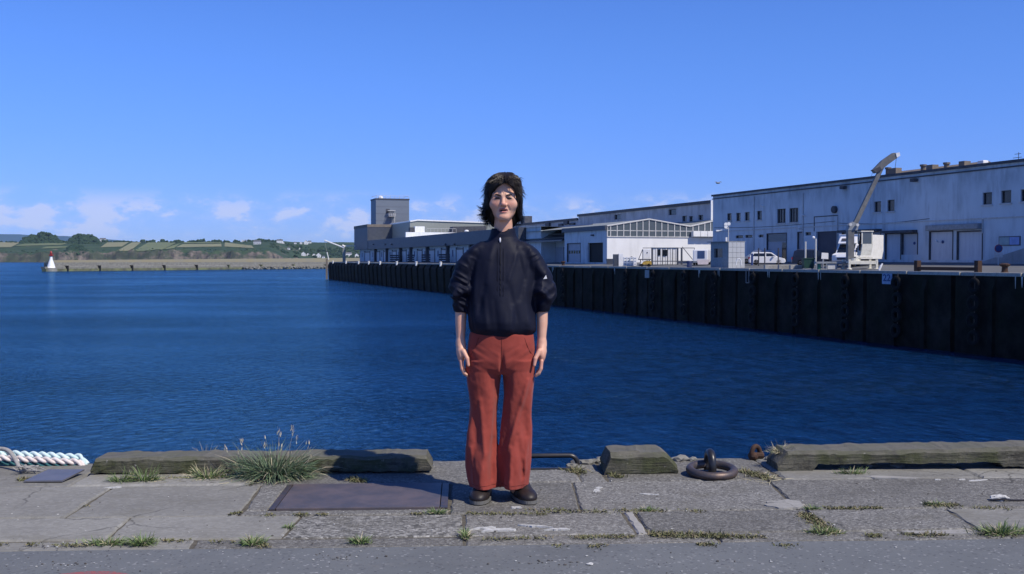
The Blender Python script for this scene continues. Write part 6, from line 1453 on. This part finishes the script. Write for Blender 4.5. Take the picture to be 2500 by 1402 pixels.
tf.loft(rows([(880, 1228, 1306, .105), (931, 1229, 1304.5, .096), (964, 1231.5, 1302, .088), (1013, 1228, 1298.5, .082), (1046, 1223, 1298, .086), (1102, 1218, 1296, .098), (1140, 1218.5, 1294.5, .106), (1184, 1222, 1289, .110), (1189, 1223, 1288, .110)], .008), .016, 2.1, fold(.0015, .008, 5, 2.4, PZ(930), PZ(1180)))
tf.cap((PX(1226), -.125, PZ(850)), (PX(1226), -.095, PZ(900)), .006, .012, .014, True)
P, Fq = tf.mesh()
b = NB('rust_cotton'); v_ = b.co(); c = b.mix(b.ramp(b.noise(9, 4, .6, v_), (.35, 0.0), (.65, 1.0)), (.228, .040, .029), (.275, .052, .038)); b.bump(b.math('ADD', b.noise(420, 2, .5, b.co((1, 1, .35))), b.math('MULTIPLY', b.noise(30, 4, .6, v_), .8)), .30, .0016); b.b.inputs['Sheen Weight'].default_value = .12; RUSTC = b.done(c, .85, 0, .15)
tr = np_obj('trousers', P, Fq, RUSTC)
def tfront(px, py, off=.0005):
    i = int(round((PX(px)-tf.lo[0])/tf.h)); k = int(round((PZ(py)-tf.lo[2])/tf.h)); c_ = tf.V[i, :, k]; j = int(np.argmax(c_ < 0)); f_ = c_[j-1]/(c_[j-1]-c_[j]+1e-9) if j else 0
    return (PX(px), tf.ax[1][j-1]+f_*tf.h-off, PZ(py))
SEAM = pm('rust_seam', (.13, .024, .018), (.16, .03, .022), 30, .9)
for pts in ([(1170-t_*20, 822+t_*42+6*math.sin(t_*3)) for t_ in np.linspace(0, 1, 9)], [(1280+t_*20, 822+t_*42+6*math.sin(t_*3)) for t_ in np.linspace(0, 1, 9)], [(1225+t_*1, 822+t_*60) for t_ in np.linspace(0, 1, 9)]):
    PE.part('seam', MB().tube([tfront(*p) for p in pts], .0016, 5), SEAM, tr)
for xa, xb in ((1153, 1212), (1226, 1284)): PE.part('hem_stitch', MB().tube([tfront(x, 1179) for x in np.linspace(xa, xb, 14)], .0014, 5), SEAM, tr)
# ---------------- jacket
jf = Field((-.30, -.19, PZ(826)), (.31, .20, PZ(556)), .004)
def crumple(am, fx, fz, seed):
    return lambda x, y, z, I: -am*vn(x*fx+seed, y*fx, z*fz+20, seed)-am*.6*vn(x*fx*2.3, y*fx*2.3+seed, z*fz*1.9, seed+1)
JCR = [(1205, 596, 1188, 690, .005, .013), (1196, 640, 1172, 760, -.005, .015), (1258, 596, 1280, 680, -.005, .013), (1266, 604, 1238, 700, .005, .012), (1292, 640, 1268, 730, -.005, .014), (1282, 700, 1290, 790, .004, .015), (1165, 640, 1158, 740, .005, .015), (1240, 690, 1262, 780, -.004, .015), (1182, 720, 1192, 800, .005, .015), (1208, 730, 1216, 805, -.004, .013), (1252, 745, 1248, 808, .005, .013), (1150, 730, 1160, 800, -.004, .004), (1296, 610, 1306, 670, .005, .013), (1170, 604, 1150, 660, -.004, .013)]
tor = lambda x, y, z, I: crease(x, y, z, JCR)-.0055*vn(x*15+1, y*9, z*4.5+x*5, 11)-.0035*vn(x*30, y*20, z*9-x*12, 12)-.006*np.sin(x*52+z*7)*np.clip((PZ(740)-z)/.1, 0, 1)*np.clip((z-PZ(822))/.04, .15, 1)
jf.loft(rows([(586, 1196, 1262, .075, .022), (594, 1178, 1280, .085, .022), (602, 1160, 1294, .092, .020), (620, 1150, 1306, .103, .017), (650, 1146, 1308, .114, .013), (690, 1144, 1307, .125, .009), (740, 1141, 1306, .136, .006), (785, 1139, 1308, .145, .005), (803, 1141, 1309, .142, .008), (812, 1147, 1304, .130, .010), (820, 1153, 1296, .120, .012)]), .015, 2.2, tor)
jf.loft(rows([(557, 1200, 1258, .062, .018), (570, 1197, 1260, .064, .018), (592, 1190, 1268, .070, .02)]), .018)
slv = lambda sd: (lambda x, y, z, I: -(.004+.011*np.exp(-((z-PZ(712))/.05)**2))*(vn(x*9+sd, y*12, z*26+x*14*(1 if sd > 1 else -1)+y*8, sd)*1.0+.9*(1-2*np.abs(vn(x*16+sd, y*16, z*34-x*20*(1 if sd > 1 else -1), sd+5)))))
jf.loft(rows([(590, 1172, 1186, .04, .02), (598, 1154, 1186, .062, .018), (612, 1138, 1184, .075, .014), (640, 1116, 1168, .080, .012), (668, 1106, 1154, .078, .01), (695, 1099, 1148, .076, .006), (722, 1100, 1144, .07, .0), (742, 1104, 1142, .06, -.004), (756, 1109, 1140, .046, -.004), (762, 1111, 1138, .040, -.004)]), .022, 2.0, slv(1))
jf.loft(rows([(590, 1268, 1282, .04, .02), (598, 1268, 1298, .062, .018), (612, 1270, 1314, .075, .014), (640, 1284, 1331, .080, .012), (668, 1298, 1345, .078, .01), (692, 1301, 1353, .078, .006), (722, 1302, 1351, .072, .0), (742, 1306, 1347, .06, -.004), (754, 1309, 1341, .046, -.004), (761, 1311, 1338, .040, -.004)]), .022, 2.0, slv(2))
# arm / body valleys and pull lines
for (a, b_, r) in (((1146, -.085, 690), (1141, -.075, 790), .009), ((1304, -.085, 680), (1306, -.075, 780), .009), ((1200, -.115, 600), (1170, -.13, 700), .006), ((1255, -.118, 600), (1282, -.128, 690), .006), ((1290, -.095, 640), (1296, -.10, 735), .007), ((1162, -.10, 640), (1152, -.11, 740), .007)):
    jf.cap((PX(a[0]), a[1]-.008, PZ(a[2])), (PX(b_[0]), b_[1]-.008, PZ(b_[2])), r, r, .018, True)
jf.ell((PX(1229), .014, PZ(556)), (.054, .056, .030), .006, True)
jf.ell((PX(1226), -.075, PZ(556)), (.034, .050, .034), .012, True)
P, Fq = jf.mesh()
b = NB('navy_nylon'); v_ = b.co(); c = b.mix(b.ramp(b.noise(12, 4, .6, v_), (.35, 0.0), (.65, 1.0)), (.0056, .0070, .0170), (.0078, .0094, .0215)); b.bump(b.noise(38, 5, .6, b.co((1, 1, .5))), .22, .004); NYL = b.done(c, .6, 0, .16)
jk = np_obj('jacket', P, Fq, NYL)
def front(px, py, off=.004):
    """front surface of the jacket at a pixel"""
    i = int(round((PX(px)-jf.lo[0])/jf.h)); k = int(round((PZ(py)-jf.lo[2])/jf.h)); col = jf.V[i, :, k]; j = int(np.argmax(col < 0)); return (PX(px), jf.ax[1][j]-off, PZ(py))
zp = [front(1222+.0*i, y, .0015) for i, y in enumerate(range(578, 724, 6))]
ZIPM = NB('zip_tape').done((.0045, .005, .010), .6, 0, .15)
PE.part('zip', MB().tube(zp, .0028, 6), ZIPM, jk)
for dx in (-7, 7): PE.part('placket_seam', MB().tube([front(1222+dx, y, .001) for y in range(594, 726, 8)], .0022, 5), ZIPM, jk)
p = front(1221.5, 587); PE.part('zip_pull', MB().ball((p[0], p[1]-.004, p[2]), .007, 2, 0, (.7, .6, 1.9)), LAMPM, jk)
p = front(1331, 677); lg = MB()
pts = [front(1325.5, 681, .003), front(1335, 680, .003), front(1332, 671, .003)]
lg.quad(*pts); lg.quad(*[(q[0], q[1]+.004, q[2]) for q in pts]); lg.v = lg.v; PE.part('sleeve_logo', lg, WHITEP, jk)
# ---------------- shoes
SHOE = pm('brown_black_leather', (.015, .011, .011), (.024, .018, .016), 30, .5, spec=.35, bump=.15, bscale=60, bdist=.002); SOLE = pm('grey_rubber_sole', (.15, .145, .135), (.10, .10, .09), 30, .8); SOLED = BLACKR
def shoe(cx, ycen, ang, name='shoe'):
    sf = Field((-.075, -.19, 0), (.075, .14, .135), .0035)
    sf.loft([(.016, 0, -.02, .048, .145), (.034, 0, -.02, .049, .147), (.052, 0, -.012, .046, .130), (.068, 0, .015, .042, .100), (.085, 0, .035, .038, .080), (.125, 0, .05, .040, .060)], .006, 2.4)
    sf.ell((0, -.105, .034), (.047, .062, .034), .02); sf.cap((0, -.085, .060), (0, -.02, .088), .022, .026, .02)
    sf.ell((0, -.088, .0665), (.031, .006, .008), .006, True)
    P, Fq = sf.mesh(); o = np_obj('shoe', P, Fq, SHOE); o.location = (cx, ycen, 0); o.rotation_euler = (0, 0, ang)
    mb = MB(); n = 36; prof = []
    for i in range(n):
        a = 2*math.pi*i/n; x, y = math.cos(a), math.sin(a); w = .0545+.006*(-y) if y < 0 else .0535-.008*y
        prof.append((w*abs(x)**.8*math.copysign(1, x), -.02+.157*abs(y)**.85*math.copysign(1, y)))
    mb.prism(prof, 'z', .004, .021); so_ = PE.part('sole', mb, SOLE, o); mb = MB(); mb.prism([(p[0]*.985, -.02+(p[1]+.02)*.985) for p in prof], 'z', 0.0, .0045); PE.part('tread', mb, SOLED, o)
    lm = MB()
    for k in range(4): lm.tube([(-.020, -.062+k*.018, .083+k*.0085), (0, -.066+k*.018, .0895+k*.0085), (.020, -.062+k*.018, .083+k*.0085)], .0022, 5)
    PE.part('lace', lm, BLACKR, o); return o
shoe(PX(1176), .028, R(-6)); shoe(PX(1274), .032, R(15))
# ---------------- hair
hf = Field((-.13, -.15, PZ(566)), (.15, .16, PZ(415)), .004)
HR = rows([(422, 1226, 1240, .035, .015), (427, 1213, 1252, .072, .008), (434, 1203, 1260, .096, .004), (444, 1196, 1265, .110, .004), (454, 1194, 1265, .116, .006), (470, 1191.5, 1266.5, .116, .010), (490, 1190, 1267, .110, .018), (508, 1189, 1267, .100, .028), (524, 1189, 1265, .088, .038), (538, 1191, 1265, .075, .044), (548, 1197, 1260, .058, .050), (554, 1202, 1254, .044, .05)])
hf.loft(HR, .01, 2.1, lambda x, y, z, I: -.006*vn(np.arctan2(y-I[1], x-I[0])*5+8, z*16+3, z*0, 21)-.003*vn(np.arctan2(y-I[1], x-I[0])*14+8, z*30+3, z*0, 22))
# clear the face and neck
hf.loft(rows([(451, 1230, 1238, .10, -.17), (457, 1221, 1247, .12, -.155), (465, 1211, 1256, .12, -.145), (478, 1202, 1262, .125, -.138), (495, 1200, 1262, .125, -.13), (515, 1200, 1260, .12, -.12), (540, 1201, 1258, .12, -.10), (562, 1203, 1257, .12, -.08)]), .008, 3, None, True)
hf.ell((PX(1268), -.065, PZ(499)), (.018, .062, .034), .008, True)
P, Fq = hf.mesh(); hair = np_obj('hair', P, Fq, HAIRM)
HZ = [r[0] for r in sorted(HR)]; HRs = sorted(HR)
def hsurf(th, z, off=0.0):
    I = [float(np.interp(z, HZ, [q[i] for q in HRs])) for i in range(1, 5)]
    return Vector((I[0]+(I[2]+off)*math.sin(th), I[1]-(I[3]+off)*math.cos(th), z))
sv = []; sf_ = []
def strand(path, w):
    k = len(sv); n = len(path)
    for i, p in enumerate(path):
        d = (path[min(i+1, n-1)]-path[max(i-1, 0)]).normalized(); o_ = Vector((p.x-HX, p.y-.02, 0)); sd = d.cross(o_); sd = sd.normalized() if sd.length > 1e-5 else Vector((1, 0, 0)); ww = w*(1-(i/(n-1))**2.2)+.0003
        sv.extend([tuple(p-sd*ww), tuple(p+sd*ww)])
    for i in range(n-1): sf_.append((k+2*i, k+2*i+1, k+2*i+3, k+2*i+2))
rs = random.Random(5)
for i in range(2300):
    th = rs.uniform(-math.pi, math.pi); front_ = abs(th) < 1.0
    z0 = PZ(rs.uniform(424, 452)); zend = PZ(rs.gauss(541, 8))
    if front_:
        z0 = PZ(rs.uniform(423, 436)); zend = PZ(rs.uniform(444, 455)) if abs(th) < .5 else PZ(rs.uniform(455, 490))
    path = []; thd = rs.gauss(0, .10); wav = rs.uniform(.002, .009); ph = rs.uniform(0, 6); flick = rs.uniform(0, 1)**2.2*.06
    side = math.sin(th); lift = rs.uniform(0, 1)**2*.012
    for k in range(9):
        u = k/8; z = z0+(zend-z0)*u; t_ = th+thd*u+.05*math.sin(u*5+ph)
        if front_: t_ = th*(1+.75*u)+ (0.1 if th > 0 else -.1)*u
        p = hsurf(t_, z, .002+wav*(.6+math.sin(u*6+ph))+lift*math.sin(u*2.6)+flick*max(0, u-.65)**1.5*3)
        if side < -.4 and not front_ and u > .6: p.x -= (u-.6)**1.6*rs.uniform(.02, .05)*1.6; p.z += (u-.6)**2*.02
        path.append(p)
    strand(path, rs.uniform(.0014, .0032))
# curtain of the fringe falling across the temples
for k in range(120):
    sg = rs.choice((-1, 1)); y0 = rs.uniform(440, 451); x0 = 1234+sg*rs.uniform(-1, 12)
    xm = 1229.5+sg*rs.uniform(26, 33); xe = 1229.5+sg*rs.uniform(32, 37); ye = rs.uniform(486, 512)
    strand(spline([(PX(x0), -.112, PZ(y0)), (PX((x0+xm)/2)+sg*.004, -.118, PZ(y0+6)), (PX(xm), -.100, PZ(y0+rs.uniform(16, 26))), (PX(xe), -.066, PZ(ye))], 4), rs.uniform(.0010, .0022))
# locks blown outwards on the left, tousled top
for (a, b_, c_) in (((1190, 500), (1178, 510), (1166, 503)), ((1190, 505), (1180, 517), (1168, 513)), ((1190, 512), (1179, 521), (1166, 527)), ((1192, 518), (1184, 527), (1174, 524)), ((1194, 525), (1185, 534), (1177, 533)), ((1196, 535), (1189, 545), (1183, 549)), ((1188, 490), (1181, 500), (1176, 496))):
    for k in range(18):
        j = lambda s: rs.gauss(0, s); y0 = rs.uniform(-.03, .05)
        strand(spline([(PX(a[0])+j(.004), y0, PZ(a[1])+j(.006)), (PX(b_[0])+j(.004), y0-.005, PZ(b_[1])+j(.004)), (PX(c_[0])+j(.005), y0-.008, PZ(c_[1])+j(.004))], 4), rs.uniform(.001, .0024))
for k in range(90):
    x = rs.gauss(1236, 12); z = 428+abs(x-1232)*.35; a = rs.uniform(-.8, .9); L = rs.uniform(.015, .04); p0 = Vector((PX(x), rs.uniform(-.05, .06), PZ(z)-.006))
    strand(spline([p0, p0+Vector((a*L*.6, 0, L*.55)), p0+Vector((a*L*1.5, rs.uniform(-.01, .01), L*.35))], 4), rs.uniform(.0012, .0028))
for x, y, dx, dy in ((1240, 425, 5, -3), (1237, 424, 8, -2), (1245, 427, 6, -2), (1250, 432, 8, 1), (1262, 445, 7, 0), (1266, 455, 5, 4)):
    for k in range(10):
        p0 = Vector((PX(x)+rs.gauss(0, .004), rs.uniform(-.04, .05), PZ(y)-.008)); strand(spline([p0, p0+Vector((dx*KP*.6, 0, -dy*KP+.006)), p0+Vector((dx*KP*1.4, 0, -dy*KP*1.2))], 4), .0022)
lo_ = mesh_obj('hair_strands', sv, sf_, HAIRM); lo_.parent = hair; lo_['kind'] = 'stuff'
